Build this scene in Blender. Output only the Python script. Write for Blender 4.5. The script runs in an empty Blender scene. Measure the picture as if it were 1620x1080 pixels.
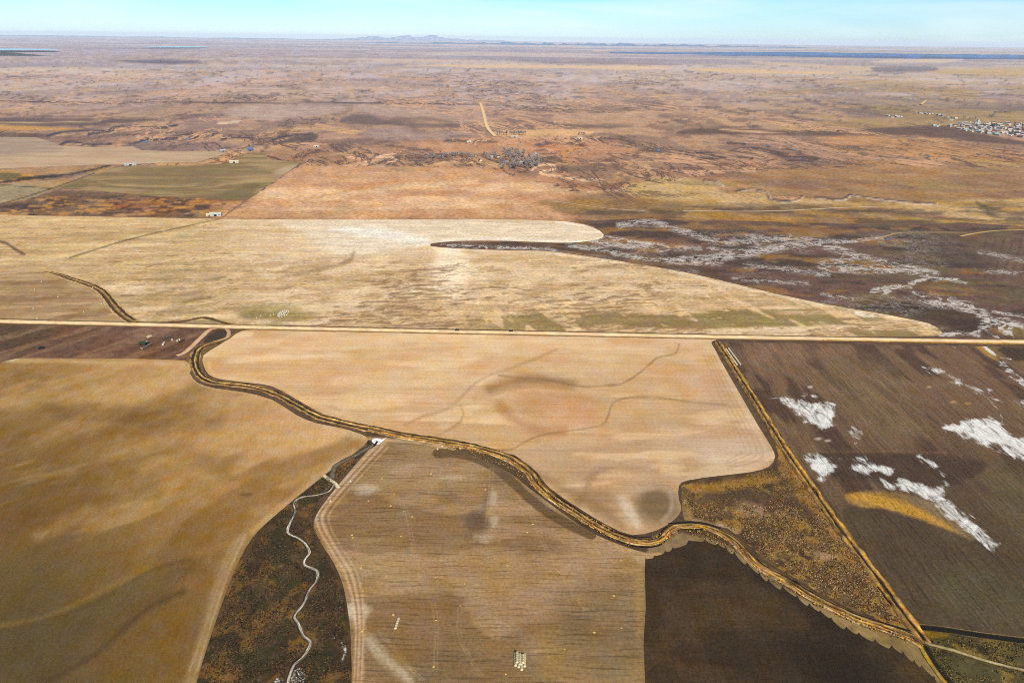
import bpy, bmesh, math, random
import numpy as np
from mathutils import Vector, Matrix

random.seed(7)
rng = np.random.default_rng(7)
D2R = math.radians
scene = bpy.context.scene
COL = scene.collection

# ------------------------------------------------------------------ camera
H = 300.0                      # drone height above the plain, metres
FPX = 1080.0                   # focal length in pixels of a 1620 px wide frame
PITCH = math.atan((540 - 59.5) / FPX)
ROLL = D2R(0.67)
cam_d = bpy.data.cameras.new("camera")
cam_d.sensor_width = 36.0
cam_d.lens = 24.0
cam_d.clip_start = 1.0
cam_d.clip_end = 250000.0
cam = bpy.data.objects.new("camera", cam_d)
COL.objects.link(cam)
RM = Matrix.Rotation(math.pi / 2 - PITCH, 3, 'X') @ Matrix.Rotation(ROLL, 3, 'Z')
cam.matrix_world = Matrix.Translation((0, 0, H)) @ RM.to_4x4()
scene.camera = cam
RN = np.array(RM)

def unproj(px, py):
    """image point of the survey photo -> point on the plain (metres)"""
    px = np.asarray(px, float); py = np.asarray(py, float)
    d = np.stack([(px - 810) / FPX, -(py - 540) / FPX, -np.ones_like(px)], -1) @ RN.T
    t = H / np.maximum(-d[..., 2], 1e-5)
    return d[..., 0] * t, d[..., 1] * t

def proj(x, y):
    p = np.stack([np.asarray(x, float), np.asarray(y, float), np.full(np.shape(x), -H)], -1) @ RN
    w = np.maximum(-p[..., 2], 1e-3)
    return 810 + FPX * p[..., 0] / w, 540 - FPX * p[..., 1] / w

def at(px, py, z=0.0):
    x, y = unproj(px, py)
    return Vector((float(x), float(y), z))

def wdir(a, b):
    p, q = at(*a), at(*b)
    return math.atan2(q.y - p.y, q.x - p.x)

# ------------------------------------------------------------------ helpers
K = 0.55
def lin(c):
    c = np.asarray(c, float) / 255.0
    return np.where(c <= 0.04045, c / 12.92, ((c + 0.055) / 1.055) ** 2.4)
def alb(c):
    l = lin(c)
    y = np.sum(l * np.array((0.2126, 0.7152, 0.0722)), -1, keepdims=True) + 1e-5
    return np.maximum(l * 1.07 - y * 0.07, 0.001) * (y / 0.42) ** 0.12 * K

def _hash(ix, iy, seed):
    with np.errstate(over='ignore'):
        h = (ix.astype(np.int64) * 374761393 + iy.astype(np.int64) * 668265263 + seed * 974634757) & 0xffffffff
        h = ((h ^ (h >> 13)) * 1274126177) & 0xffffffff
        h = h ^ (h >> 16)
    return (h & 0xffff).astype(float) / 65535.0

def vnoise(x, y, seed=0):
    ix = np.floor(x); iy = np.floor(y)
    fx = x - ix; fy = y - iy
    fx = fx * fx * (3 - 2 * fx); fy = fy * fy * (3 - 2 * fy)
    a = _hash(ix, iy, seed); b = _hash(ix + 1, iy, seed)
    c = _hash(ix, iy + 1, seed); d = _hash(ix + 1, iy + 1, seed)
    return (a * (1 - fx) + b * fx) * (1 - fy) + (c * (1 - fx) + d * fx) * fy

def fbm(x, y, seed=0, oct=4):
    s = 0.0; a = 0.5; t = 0.0
    for o in range(oct):
        s = s + a * vnoise(x * 2 ** o + 17.3 * o, y * 2 ** o - 9.1 * o, seed + o)
        t += a; a *= 0.55
    return s / t

def sstep(e0, e1, v):
    t = np.clip((v - e0) / (e1 - e0 + 1e-9), 0, 1)
    return t * t * (3 - 2 * t)

def smooth_pts(pts, n=6, closed=False):
    """Catmull-Rom through the points"""
    P = np.asarray(pts, float)
    m = len(P); out = []
    rngk = range(m if closed else m - 1)
    for i in rngk:
        if closed:
            p0, p1, p2, p3 = P[(i - 1) % m], P[i], P[(i + 1) % m], P[(i + 2) % m]
        else:
            p0, p1, p2, p3 = P[max(i - 1, 0)], P[i], P[i + 1], P[min(i + 2, m - 1)]
        for k in range(n):
            t = k / n
            out.append(0.5 * ((2 * p1) + (-p0 + p2) * t + (2 * p0 - 5 * p1 + 4 * p2 - p3) * t * t + (-p0 + 3 * p1 - 3 * p2 + p3) * t ** 3))
    if not closed:
        out.append(P[-1])
    return np.array(out)

def seg_dist(qx, qy, P, closed):
    """distance to polyline and nearest point"""
    best = np.full(qx.shape, 1e18); bx = np.zeros_like(qx); by = np.zeros_like(qx)
    m = len(P)
    for i in range(m if closed else m - 1):
        a = P[i]; b = P[(i + 1) % m]
        dx, dy = b[0] - a[0], b[1] - a[1]
        L = dx * dx + dy * dy + 1e-12
        t = np.clip(((qx - a[0]) * dx + (qy - a[1]) * dy) / L, 0, 1)
        nx = a[0] + t * dx; ny = a[1] + t * dy
        d = (qx - nx) ** 2 + (qy - ny) ** 2
        k = d < best
        best = np.where(k, d, best); bx = np.where(k, nx, bx); by = np.where(k, ny, by)
    return np.sqrt(best), bx, by

def inside(qx, qy, P):
    r = np.zeros(qx.shape, bool)
    m = len(P)
    for i in range(m):
        x1, y1 = P[i]; x2, y2 = P[(i + 1) % m]
        if y1 == y2:
            continue
        c = ((y1 > qy) != (y2 > qy)) & (qx < (x2 - x1) * (qy - y1) / (y2 - y1) + x1)
        r ^= c
    return r

class Paint:
    """soil and plant colours of one sheet of ground, worked out per vertex"""
    def __init__(self, px, py, wx, wy, base):
        self.px, self.py, self.wx, self.wy = px, py, wx, wy
        self.c = np.tile(np.asarray(base, float), (len(px), 1))
        self.m = np.zeros((len(px), 3))          # salt, gold grass, dark scrub
    def _sel(self, P, pad):
        x0, y0 = P.min(0) - pad; x1, y1 = P.max(0) + pad
        return np.nonzero((self.px > x0) & (self.px < x1) & (self.py > y0) & (self.py < y1))[0]
    def _apply(self, i, a, col, ch):
        if ch is None:
            self.c[i] += (np.asarray(col, float) - self.c[i]) * a[:, None]
        else:
            self.m[i, ch] = np.maximum(self.m[i, ch], a)
    def _wob(self, i, size, amp, seed):
        if amp == 0:
            return 0
        return amp * 2 * (fbm(self.wx[i] / size, self.wy[i] / size, seed) - 0.5)
    def poly(self, pts, col=None, soft=2, amt=1.0, wob=0, size=12, ch=None, smooth=True, seed=3):
        P = smooth_pts(pts, 4, True) if smooth else np.asarray(pts, float)
        i = self._sel(P, soft + abs(wob) + 2)
        if len(i) == 0: return
        d, _, _ = seg_dist(self.px[i], self.py[i], P, True)
        d = np.where(inside(self.px[i], self.py[i], P), d, -d) + self._wob(i, size, wob, seed)
        self._apply(i, amt * sstep(-soft, soft, d), col, ch)
    def line(self, pts, col=None, w=2, soft=1.2, amt=1.0, wob=0, size=12, ch=None, seed=5):
        P = smooth_pts(pts, 5) if len(pts) > 2 else np.asarray(pts, float)
        i = self._sel(P, w + soft + abs(wob) + 2)
        if len(i) == 0: return
        d, _, _ = seg_dist(self.px[i], self.py[i], P, False)
        d = d + self._wob(i, size, wob, seed)
        self._apply(i, amt * (1 - sstep(w / 2 - soft, w / 2 + soft, d)), col, ch)
    def blob(self, cx, cy, rx, ry, col=None, amt=1.0, rot=0, wob=0.35, size=40, ch=None, seed=9):
        r = max(rx, ry) * 1.6
        i = np.nonzero((abs(self.px - cx) < r) & (abs(self.py - cy) < r))[0]
        if len(i) == 0: return
        dx = self.px[i] - cx; dy = self.py[i] - cy
        c, s = math.cos(D2R(rot)), math.sin(D2R(rot))
        u = (dx * c + dy * s) / rx; v = (-dx * s + dy * c) / ry
        d = np.sqrt(u * u + v * v) + self._wob(i, size, wob, seed)
        self._apply(i, amt * (1 - sstep(0.35, 1.15, d)), col, ch)
    def fog(self, size, lo, hi, col, amt, sx=1, sy=1, seed=1, where=None, oct=4, rot=0.0):
        """soft world-space mottling"""
        c, s = math.cos(rot), math.sin(rot)
        u = (self.wx * c + self.wy * s) / (size * sx); v = (-self.wx * s + self.wy * c) / (size * sy)
        a = amt * sstep(lo, hi, fbm(u, v, seed, oct))
        if where is not None: a = a * where
        self.c += (np.asarray(col, float) - self.c) * a[:, None]

def tag(o, label=None, cat=None, group=None, kind=None):
    if label: o["label"] = label
    if cat: o["category"] = cat
    if group: o["group"] = group
    if kind: o["kind"] = kind
    return o

def link(name, me, parent=None, mats=()):
    o = bpy.data.objects.new(name, me)
    COL.objects.link(o)
    for m in mats:
        if m.name not in [x.name for x in me.materials if x]:
            me.materials.append(m)
    if parent is not None:
        o.parent = parent
    return o

def np_mesh(name, V, F, cols=None, masks=None):
    """V (n,3), F (m,4) quads -> mesh with attributes"""
    me = bpy.data.meshes.new(name)
    V = np.ascontiguousarray(V, np.float32); F = np.ascontiguousarray(F, np.int32)
    k = F.shape[1]
    me.vertices.add(len(V)); me.loops.add(F.size); me.polygons.add(len(F))
    me.vertices.foreach_set("co", V.ravel())
    me.loops.foreach_set("vertex_index", F.ravel())
    me.polygons.foreach_set("loop_start", np.arange(0, F.size, k, dtype=np.int32))
    me.polygons.foreach_set("use_smooth", np.ones(len(F), bool))
    me.update(calc_edges=True)
    if cols is not None:
        a = me.attributes.new("soil", 'FLOAT_COLOR', 'POINT')
        q = np.ones((len(V), 4), np.float32); q[:, :3] = alb(np.clip(cols, 0, 255))
        a.data.foreach_set("color", q.ravel())
        a = me.attributes.new("cover", 'FLOAT_COLOR', 'POINT')
        q = np.ones((len(V), 4), np.float32); q[:, :3] = masks if masks is not None else 0
        a.data.foreach_set("color", q.ravel())
    return me

# ------------------------------------------------------------------ materials
def new_mat(name):
    m = bpy.data.materials.new(name); m.use_nodes = True
    nt = m.node_tree; b = nt.nodes["Principled BSDF"]
    b.inputs["Roughness"].default_value = 0.95
    b.inputs["Specular IOR Level"].default_value = 0.1
    return m, nt, b

def soil_mat(name, rows=None, grain=(3.0, 0.25), mott=(25.0, 0.25), salt=(8.0, 0.9), gold=(6.0, 1.0), dark=(8.0, 1.0),
             salt_col=(226, 223, 216), gold_col=(196, 146, 62), dark_col=(52, 38, 26), bump=0.0, cover_rot=0.0, cover_str=1.0, lines=(), hue=0.05, vein=(), soft_salt=(0.36, 0.92)):
    """rows: list of (angle rad, spacing m, length m, amount). The attribute 'soil' is the base colour, 'cover' says where
    salt crust, golden grass and dark scrub lie; noise breaks their edges."""
    m, nt, b = new_mat(name)
    N, L = nt.nodes, nt.links
    tc = N.new("ShaderNodeTexCoord")
    pos = tc.outputs["Object"]
    at_ = N.new("ShaderNodeAttribute"); at_.attribute_name = "soil"
    cv = N.new("ShaderNodeAttribute"); cv.attribute_name = "cover"
    sep = N.new("ShaderNodeSeparateColor"); L.new(cv.outputs["Color"], sep.inputs[0])
    def M(op, a, b_=None, c=None):
        n = N.new("ShaderNodeMath"); n.operation = op
        for k, v in enumerate((a, b_, c)):
            if v is None: continue
            if isinstance(v, (int, float)): n.inputs[k].default_value = v
            else: L.new(v, n.inputs[k])
        return n.outputs[0]
    def noise(vec, scale, detail=3, rough=0.6, dist=0.0):
        n = N.new("ShaderNodeTexNoise"); n.noise_dimensions = '2D'
        n.inputs["Scale"].default_value = scale; n.inputs["Detail"].default_value = detail
        n.inputs["Roughness"].default_value = rough; n.inputs["Distortion"].default_value = dist
        L.new(vec, n.inputs["Vector"])
        return n.outputs["Fac"]
    def rotated(ang, sx, sy):
        r = N.new("ShaderNodeMapping"); r.inputs["Rotation"].default_value = (0, 0, -ang); L.new(pos, r.inputs[0])
        s = N.new("ShaderNodeMapping"); s.inputs["Scale"].default_value = (sx, sy, 1); L.new(r.outputs[0], s.inputs[0])
        return s.outputs[0]
    f = M('MULTIPLY_ADD', M('SUBTRACT', noise(pos, 1 / mott[0], 5, 0.62), 0.5), 2 * mott[1] * 1.5, 1.0)
    g = M('MULTIPLY_ADD', M('SUBTRACT', noise(pos, 1 / grain[0], 4, 0.75), 0.5), 2 * grain[1] * 2.4, 1.0)
    f = M('MULTIPLY', f, g)
    hgt = g
    for (ang, sp, ln, amt) in (rows or []):
        r = noise(rotated(ang, 1 / ln, 1 / sp), 1.0, 2.5, 0.55)
        rr = M('MULTIPLY_ADD', M('SUBTRACT', r, 0.5), 2 * amt * 1.5, 1.0)
        f = M('MULTIPLY', f, rr); hgt = M('ADD', hgt, r)
    for (ang, sp, ln, amt) in lines:
        # drill rows: thin dark furrows that wander a little and break off
        r = N.new("ShaderNodeMapping"); r.inputs["Rotation"].default_value = (0, 0, -ang); L.new(pos, r.inputs[0])
        sy = N.new("ShaderNodeSeparateXYZ"); L.new(r.outputs[0], sy.inputs[0])
        v = M('ADD', M('MULTIPLY', sy.outputs["Y"], 1 / sp), M('MULTIPLY', noise(rotated(ang, 1 / (sp * 22), 1 / (sp * 9)), 1.0, 3), 3.0))
        tri = M('MULTIPLY', M('ABSOLUTE', M('SUBTRACT', M('FRACT', v), 0.5)), 2.0)
        d1 = N.new("ShaderNodeMapRange"); d1.interpolation_type = 'SMOOTHSTEP'; d1.inputs["From Min"].default_value = 0.45; d1.inputs["From Max"].default_value = 0.95; L.new(tri, d1.inputs["Value"])
        d2 = N.new("ShaderNodeMapRange"); d2.interpolation_type = 'SMOOTHSTEP'; d2.inputs["From Min"].default_value = 0.42; d2.inputs["From Max"].default_value = 0.68
        L.new(noise(rotated(ang, 1 / ln, 1 / (sp * 1.1)), 1.0, 4, 0.65), d2.inputs["Value"])
        f = M('MULTIPLY', f, M('SUBTRACT', 1.0 + amt * 0.3, M('MULTIPLY', M('MULTIPLY', d1.outputs[0], d2.outputs[0]), amt * 1.3)))
    f = M('MAXIMUM', f, 0.15)
    mul = N.new("ShaderNodeVectorMath"); mul.operation = 'SCALE'
    L.new(at_.outputs["Color"], mul.inputs[0]); L.new(f, mul.inputs["Scale"])
    # slight hue drift, so a field is never one colour brighter and darker
    hv = N.new("ShaderNodeHueSaturation")
    L.new(mul.outputs[0], hv.inputs["Color"])
    L.new(M('MULTIPLY_ADD', M('SUBTRACT', noise(pos, 1 / (mott[0] * 1.7), 3), 0.5), hue, 0.5), hv.inputs["Hue"])
    L.new(M('MULTIPLY_ADD', M('SUBTRACT', noise(pos, 1 / (mott[0] * 0.8), 4), 0.5), 0.5, 1.0), hv.inputs["Saturation"])
    col = hv.outputs["Color"]
    for ch, (size, k), c in ((2, dark, dark_col), (1, gold, gold_col), (0, salt, salt_col)):
        n1 = noise(rotated(cover_rot, 1 / (size * cover_str), 1 / size), 1.0, 8, 0.74 if ch == 0 else 0.68, 0.5)
        if ch in vein:
            # crust gathers in thin branching veins
            n1 = M('SUBTRACT', 0.78, M('MULTIPLY', M('ABSOLUTE', M('SUBTRACT', n1, 0.5)), 8.0))
        v = M('MULTIPLY_ADD', M('SUBTRACT', n1, 0.5), 2.2 * k, sep.outputs[ch])
        mr = N.new("ShaderNodeMapRange"); mr.interpolation_type = 'SMOOTHSTEP'
        mr.inputs["From Min"].default_value, mr.inputs["From Max"].default_value = soft_salt if ch == 0 else (0.44, 0.66)
        L.new(v, mr.inputs["Value"])
        gate = M('MULTIPLY', M('MULTIPLY', mr.outputs[0], M('MINIMUM', M('MULTIPLY', sep.outputs[ch], 12.0), 1.0)), 0.92 if ch == 0 else 0.85)
        mix = N.new("ShaderNodeMix"); mix.data_type = 'RGBA'
        L.new(gate, mix.inputs["Factor"]); L.new(col, mix.inputs["A"])
        tint = N.new("ShaderNodeVectorMath"); tint.operation = 'SCALE'
        tint.inputs[0].default_value = tuple(alb(c)); L.new(M('MULTIPLY_ADD', f, 0.55, 0.45), tint.inputs["Scale"])
        L.new(tint.outputs[0], mix.inputs["B"])
        col = mix.outputs["Result"]
    L.new(col, b.inputs["Base Color"])
    if bump:
        bp = N.new("ShaderNodeBump"); bp.inputs["Strength"].default_value = 1.0; bp.inputs["Distance"].default_value = bump
        L.new(hgt, bp.inputs["Height"]); L.new(bp.outputs[0], b.inputs["Normal"])
    return m

def flat_mat(name, c, rough=0.85, var=0.25, size=1.0, metal=0.0, spec=0.2):
    m, nt, b = new_mat(name)
    N, L = nt.nodes, nt.links
    b.inputs["Roughness"].default_value = rough; b.inputs["Metallic"].default_value = metal
    b.inputs["Specular IOR Level"].default_value = spec
    tc = N.new("ShaderNodeTexCoord"); n = N.new("ShaderNodeTexNoise")
    n.inputs["Scale"].default_value = 1 / size; n.inputs["Detail"].default_value = 4
    L.new(tc.outputs["Object"], n.inputs["Vector"])
    mr = N.new("ShaderNodeMapRange"); mr.inputs["To Min"].default_value = 1 - var; mr.inputs["To Max"].default_value = 1 + var
    mr.inputs["From Min"].default_value = 0.25; mr.inputs["From Max"].default_value = 0.75
    L.new(n.outputs["Fac"], mr.inputs["Value"])
    s = N.new("ShaderNodeVectorMath"); s.operation = 'SCALE'; s.inputs[0].default_value = tuple(alb(c))
    L.new(mr.outputs[0], s.inputs["Scale"]); L.new(s.outputs[0], b.inputs["Base Color"])
    return m

# ------------------------------------------------------------------ sheets of ground
def sheet(name, pts, base, z, mat, painter, step=2.0, smooth=3):
    P = smooth_pts(pts, smooth, True) if smooth else np.asarray(pts, float)
    x0, y0 = P.min(0) - step; x1, y1 = P.max(0) + step
    gx = np.arange(x0, x1 + step, step); gy = np.arange(y0, y1 + step, step)
    X, Y = np.meshgrid(gx, gy); nx, ny = len(gx), len(gy)
    qx, qy = X.ravel(), Y.ravel()
    ins = inside(qx, qy, P).reshape(ny, nx)
    cell = ins[:-1, :-1] | ins[1:, :-1] | ins[:-1, 1:] | ins[1:, 1:]
    idx = np.arange(nx * ny).reshape(ny, nx)
    F = np.stack([idx[1:, :-1][cell], idx[1:, 1:][cell], idx[:-1, 1:][cell], idx[:-1, :-1][cell]], 1)
    used = np.unique(F)
    remap = np.full(nx * ny, -1); remap[used] = np.arange(len(used))
    F = remap[F]
    qx, qy = qx[used], qy[used]
    out = ~ins.ravel()[used]
    _, bx, by = seg_dist(qx[out], qy[out], P, True)
    qx[out], qy[out] = bx, by
    wx, wy = unproj(qx, qy)
    p = Paint(qx, qy, wx, wy, base)
    p.edge = None
    painter(p)
    V = np.stack([wx, wy, np.full_like(wx, z)], 1)
    o = link(name, np_mesh(name, V, F, p.c, p.m), None, [mat])
    tag(o, kind='structure')
    return o

def ribbon(name, pts, prof, mat, width=1.0, z=0.3, jitter=0.25, spacing=1.5, kind='structure', seed=1, px=True, wfun=None, colvar=0.25):
    """a strip along a path; prof = list of (offset m, height m, colour); offsets wander a little"""
    P = smooth_pts(pts, 8)
    if px:
        x, y = unproj(P[:, 0], P[:, 1])
    else:
        x, y = P[:, 0], P[:, 1]
    s = np.concatenate([[0], np.cumsum(np.hypot(np.diff(x), np.diff(y)))])
    n = max(4, int(s[-1] / spacing))
    t = np.linspace(0, s[-1], n)
    x = np.interp(t, s, x); y = np.interp(t, s, y)
    dx, dy = np.gradient(x), np.gradient(y); l = np.hypot(dx, dy) + 1e-9
    nx_, ny_ = -dy / l, dx / l
    w = np.full(n, width) if wfun is None else wfun(t / s[-1])
    m = len(prof); V = np.zeros((n, m, 3)); C = np.zeros((n, m, 3))
    for j, (o, h, c) in enumerate(prof):
        ow = o * w + jitter * 2 * (fbm(t / 9.0 + 31 * j, np.full(n, 3.7 * j), seed) - 0.5)
        V[:, j, 0] = x + nx_ * ow; V[:, j, 1] = y + ny_ * ow
        V[:, j, 2] = z + 0.7 * h * (0.75 + 0.5 * fbm(t / 7.0, np.full(n, 5.1 * j), seed + 4))
        k = 1 + colvar * 2 * (fbm(t / 5.0 + 11 * j, np.full(n, 1.3 * j), seed + 8) - 0.5)
        C[:, j] = np.asarray(c, float) * k[:, None]
    idx = np.arange(n * m).reshape(n, m)
    F = np.stack([idx[:-1, :-1].ravel(), idx[:-1, 1:].ravel(), idx[1:, 1:].ravel(), idx[1:, :-1].ravel()], 1)
    V = V.reshape(-1, 3)
    # faces up
    a = V[F[0, 1]] - V[F[0, 0]]; bq = V[F[0, 3]] - V[F[0, 0]]
    if a[0] * bq[1] - a[1] * bq[0] < 0: F = F[:, ::-1]
    o = link(name, np_mesh(name, V, F, C.reshape(-1, 3)), None, [mat])
    tag(o, kind=kind)
    return o

# ================================================================== THE PLAIN
ROADPX = [(-200, 502), (0, 508.5), (180, 512.5), (360, 517), (540, 521), (720, 524.8), (810, 526.5), (1080, 532), (1330, 536.5), (1620, 541), (1850, 544)]
ROAD_A = wdir((0, 508.5), (1620, 541))
FENCE_A = wdir((1140, 540), (1440, 990))

# ---- rows of the big sheet: dense where the photo looks, then out to the horizon and behind
prow = np.concatenate([np.arange(1180, 90, -2.2), np.arange(90, 68, -0.8), np.arange(68, 65.6, -0.35)])
yr = H / np.tan(PITCH + np.arctan((prow - 540) / FPX))
yr = np.concatenate([[-60000, -8000, -1500, -400, -60], yr[yr < 59000], [60000]])
tx = np.arange(-80, 1702, 2.4) - 810
tx = np.concatenate([[-60000, -20000, -8000, -4000, -2200, -1500, -1150, -960], tx, [960, 1150, 1500, 2200, 4000, 8000, 20000, 60000]]) / FPX
dep = np.abs(yr) * math.cos(PITCH) + H * math.sin(PITCH)
GX = np.clip(tx[None, :] * dep[:, None], -60000, 60000); GY = np.repeat(yr[:, None], len(tx), 1)
wx, wy = GX.ravel(), GY.ravel()
px, py = proj(wx, np.maximum(wy, -150))
px = np.where(wy < 0, -5000, px)

def relief(x, y):
    """low swells of the far steppe; the farmed plain is level"""
    r = np.hypot(x, y)
    a = sstep(2900, 6500, r)
    h = 26 * (fbm(x / 2600, y / 1500, 41, 4) - 0.5) + 9 * (fbm(x / 420, y / 260, 44, 3) - 0.5)
    b = sstep(9000, 22000, r)
    return a * (h + b * 60 * (fbm(x / 9000, y / 4200, 47, 4) - 0.52))

P = Paint(px, py, wx, wy, (172, 140, 122))
# broad colour belts by distance over the steppe; far ones have haze paling mixed in
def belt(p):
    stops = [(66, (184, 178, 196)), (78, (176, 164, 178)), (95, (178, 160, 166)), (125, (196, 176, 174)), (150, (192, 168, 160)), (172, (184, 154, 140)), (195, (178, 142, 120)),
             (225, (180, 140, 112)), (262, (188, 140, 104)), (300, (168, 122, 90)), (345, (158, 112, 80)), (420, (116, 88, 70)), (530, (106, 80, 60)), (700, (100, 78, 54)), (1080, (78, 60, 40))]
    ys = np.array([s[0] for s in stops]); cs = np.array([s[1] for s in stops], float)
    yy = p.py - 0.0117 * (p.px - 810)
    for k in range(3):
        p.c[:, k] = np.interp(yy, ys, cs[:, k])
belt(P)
far = sstep(345, 300, py)
right = sstep(1050, 1450, px)
P.fog(900, 0.45, 0.6, (128, 104, 74), 0.55, 1.4, 1, 2, far * right)
P.fog(700, 0.48, 0.55, (196, 150, 104), 0.43, 1.0, 2.0, 3, far * (0.5 + 0.5 * sstep(130, 200, py)), 5)
P.fog(350, 0.50, 0.57, (126, 100, 94), 0.48, 1.0, 2.0, 4, far * (0.5 + 0.5 * sstep(130, 200, py)), 5)
P.fog(150, 0.52, 0.59, (200, 158, 116), 0.48, 1.0, 2.0, 5, far * (0.5 + 0.5 * sstep(130, 200, py)), 5)
P.fog(110, 0.53, 0.60, (118, 92, 80), 0.46, 1.0, 2.0, 6, far * (0.5 + 0.5 * sstep(130, 200, py)), 5)
P.fog(260, 0.5, 0.6, (172, 140, 82), 0.6, 1.8, 1, 7, far * right)
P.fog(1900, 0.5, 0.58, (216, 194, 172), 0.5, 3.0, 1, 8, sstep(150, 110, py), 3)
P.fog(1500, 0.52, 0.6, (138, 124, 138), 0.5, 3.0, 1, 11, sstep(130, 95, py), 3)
# dendritic dry washes: thin bright bands where a warped noise crosses its middle
def washes(p, size, w, col, amt, seed, where, rot=0.25):
    c, s = math.cos(rot), math.sin(rot)
    u = (p.wx * c + p.wy * s) / size; v = (-p.wx * s + p.wy * c) / size
    q = fbm(u + 0.6 * fbm(v * 1.7, u, seed + 3), v * 0.6, seed, 4)
    a = amt * np.exp(-((q - 0.5) / w) ** 2) * where
    p.c += (np.asarray(col, float) - p.c) * a[:, None]
mid = sstep(330, 290, py) * sstep(78, 120, py)
washes(P, 520, 0.011, (206, 158, 108), 0.65, 21, mid)
washes(P, 380, 0.012, (92, 70, 62), 0.55, 25, mid, -0.3)
washes(P, 900, 0.008, (214, 174, 130), 0.6, 29, mid * sstep(190, 150, py))

# ---- far bands
for a in [([(640, 104), (750, 101), (860, 103), (1000, 104), (1065, 109), (1000, 112), (880, 109), (760, 108), (690, 106)], (222, 186, 146)),
          ([(600, 95), (740, 95), (735, 97), (610, 98)], (214, 180, 150)),
          ([(890, 95), (1010, 98), (1060, 103), (960, 101)], (204, 170, 140)),
          ([(1090, 109), (1200, 111), (1320, 115), (1290, 117), (1150, 115)], (220, 180, 128)),
          ([(1200, 97), (1380, 108), (1370, 111), (1220, 103)], (206, 176, 140)),
          ([(1380, 97), (1500, 92), (1520, 97), (1420, 101)], (210, 180, 150)),
          ([(1480, 112), (1700, 108), (1700, 120), (1500, 117)], (196, 162, 104)),
          ([(940, 79), (960, 80), (968, 81), (940, 81)], (224, 190, 160))]:
    P.poly(a[0], a[1], 1.0, 0.9, 1.5, 500)
P.poly([(1385, 107), (1470, 108), (1480, 113), (1420, 116), (1385, 113)], (96, 88, 100), 1.5, 0.7, 2, 400)
P.poly([(180, 97), (270, 95), (330, 99), (250, 102)], (92, 76, 92), 1.5, 0.8, 2, 300)
P.poly([(820, 96), (990, 97), (1080, 103), (900, 101)], (120, 104, 112), 2, 0.6, 2, 300)
# ---- y 150-240
P.line([(-60, 161), (200, 162), (420, 163), (560, 163), (760, 165)], (88, 64, 58), 1.6, 0.8, 0.9)
P.poly([(352, 178), (400, 166), (520, 166), (545, 175), (480, 186), (400, 188)], (188, 160, 144), 4, 0.8, 3, 80)
P.poly([(560, 168), (660, 168), (700, 182), (620, 186)], (190, 160, 142), 4, 0.7, 4, 80)
P.poly([(342, 194), (380, 190.5), (377, 194), (352, 197)], (218, 184, 154), 1, 0.95)
P.poly([(540, 188), (560, 182), (590, 184), (620, 193), (720, 197), (800, 200), (720, 201), (600, 198), (545, 195)], (112, 90, 84), 2.5, 0.8, 3, 60)
P.poly([(770, 200), (820, 197), (900, 194), (1000, 200), (960, 203), (860, 204), (790, 205)], (116, 94, 78), 2, 0.7, 3, 60)
P.poly([(785, 207), (830, 206), (910, 205), (940, 209), (915, 214), (840, 216), (790, 214)], (226, 180, 124), 1.5, 0.85, 1.5, 40)
P.poly([(690, 182), (760, 176), (770, 192), (720, 194)], (186, 152, 136), 3, 0.7)
P.poly([(1080, 206), (1130, 203), (1240, 206), (1330, 206), (1480, 199), (1530, 208), (1620, 224), (1700, 232), (1560, 226), (1440, 214), (1330, 216), (1200, 213), (1080, 213)], (110, 82, 66), 1.6, 0.95, 1, 60)
P.poly([(1135, 204), (1180, 206), (1245, 210), (1180, 210)], (212, 168, 122), 1.0, 0.9)
P.poly([(-60, 186), (100, 189), (220, 187), (260, 190), (160, 197), (60, 200), (-60, 198)], (92, 70, 66), 2.5, 0.65, 3, 60)
P.poly([(-60, 196), (60, 200), (150, 206), (80, 207), (-60, 205)], (202, 150, 86), 1.5, 0.9, 1.5, 60)
P.line([(-60, 194.5), (60, 194), (160, 192)], (204, 172, 120), 2, 1, 0.8)
P.poly([(-60, 208), (60, 212), (90, 218), (-60, 216)], (96, 74, 60), 2, 0.7, 2, 50)
# badland ravines with dark blue floors
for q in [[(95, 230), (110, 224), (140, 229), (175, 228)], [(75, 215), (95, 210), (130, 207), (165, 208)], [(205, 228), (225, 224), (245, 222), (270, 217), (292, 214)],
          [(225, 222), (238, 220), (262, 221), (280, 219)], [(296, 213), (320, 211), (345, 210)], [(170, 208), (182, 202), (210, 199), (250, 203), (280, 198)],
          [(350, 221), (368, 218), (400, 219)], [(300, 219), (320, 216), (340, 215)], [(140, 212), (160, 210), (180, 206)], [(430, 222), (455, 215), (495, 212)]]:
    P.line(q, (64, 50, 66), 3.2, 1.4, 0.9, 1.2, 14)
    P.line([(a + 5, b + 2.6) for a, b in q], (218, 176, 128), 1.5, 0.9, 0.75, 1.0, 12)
P.poly([(440, 226), (470, 216), (500, 212), (498, 222), (460, 228)], (96, 80, 72), 1.5, 0.8, 1, 20)
P.poly([(205, 228), (260, 222), (330, 224), (380, 232), (340, 239), (260, 239), (215, 236)], (140, 112, 104), 3, 0.7, 2, 30)
for q in [[(430, 232), (470, 227), (520, 229)], [(420, 246), (450, 240), (500, 244), (540, 249)], [(500, 196), (540, 204), (600, 212), (650, 214)], [(440, 206), (500, 203), (560, 212)], [(440, 252), (480, 252), (520, 246), (560, 238)]]:
    P.line(q, (226, 176, 118), 2.6, 1.4, 0.75, 1.4, 16)
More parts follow.
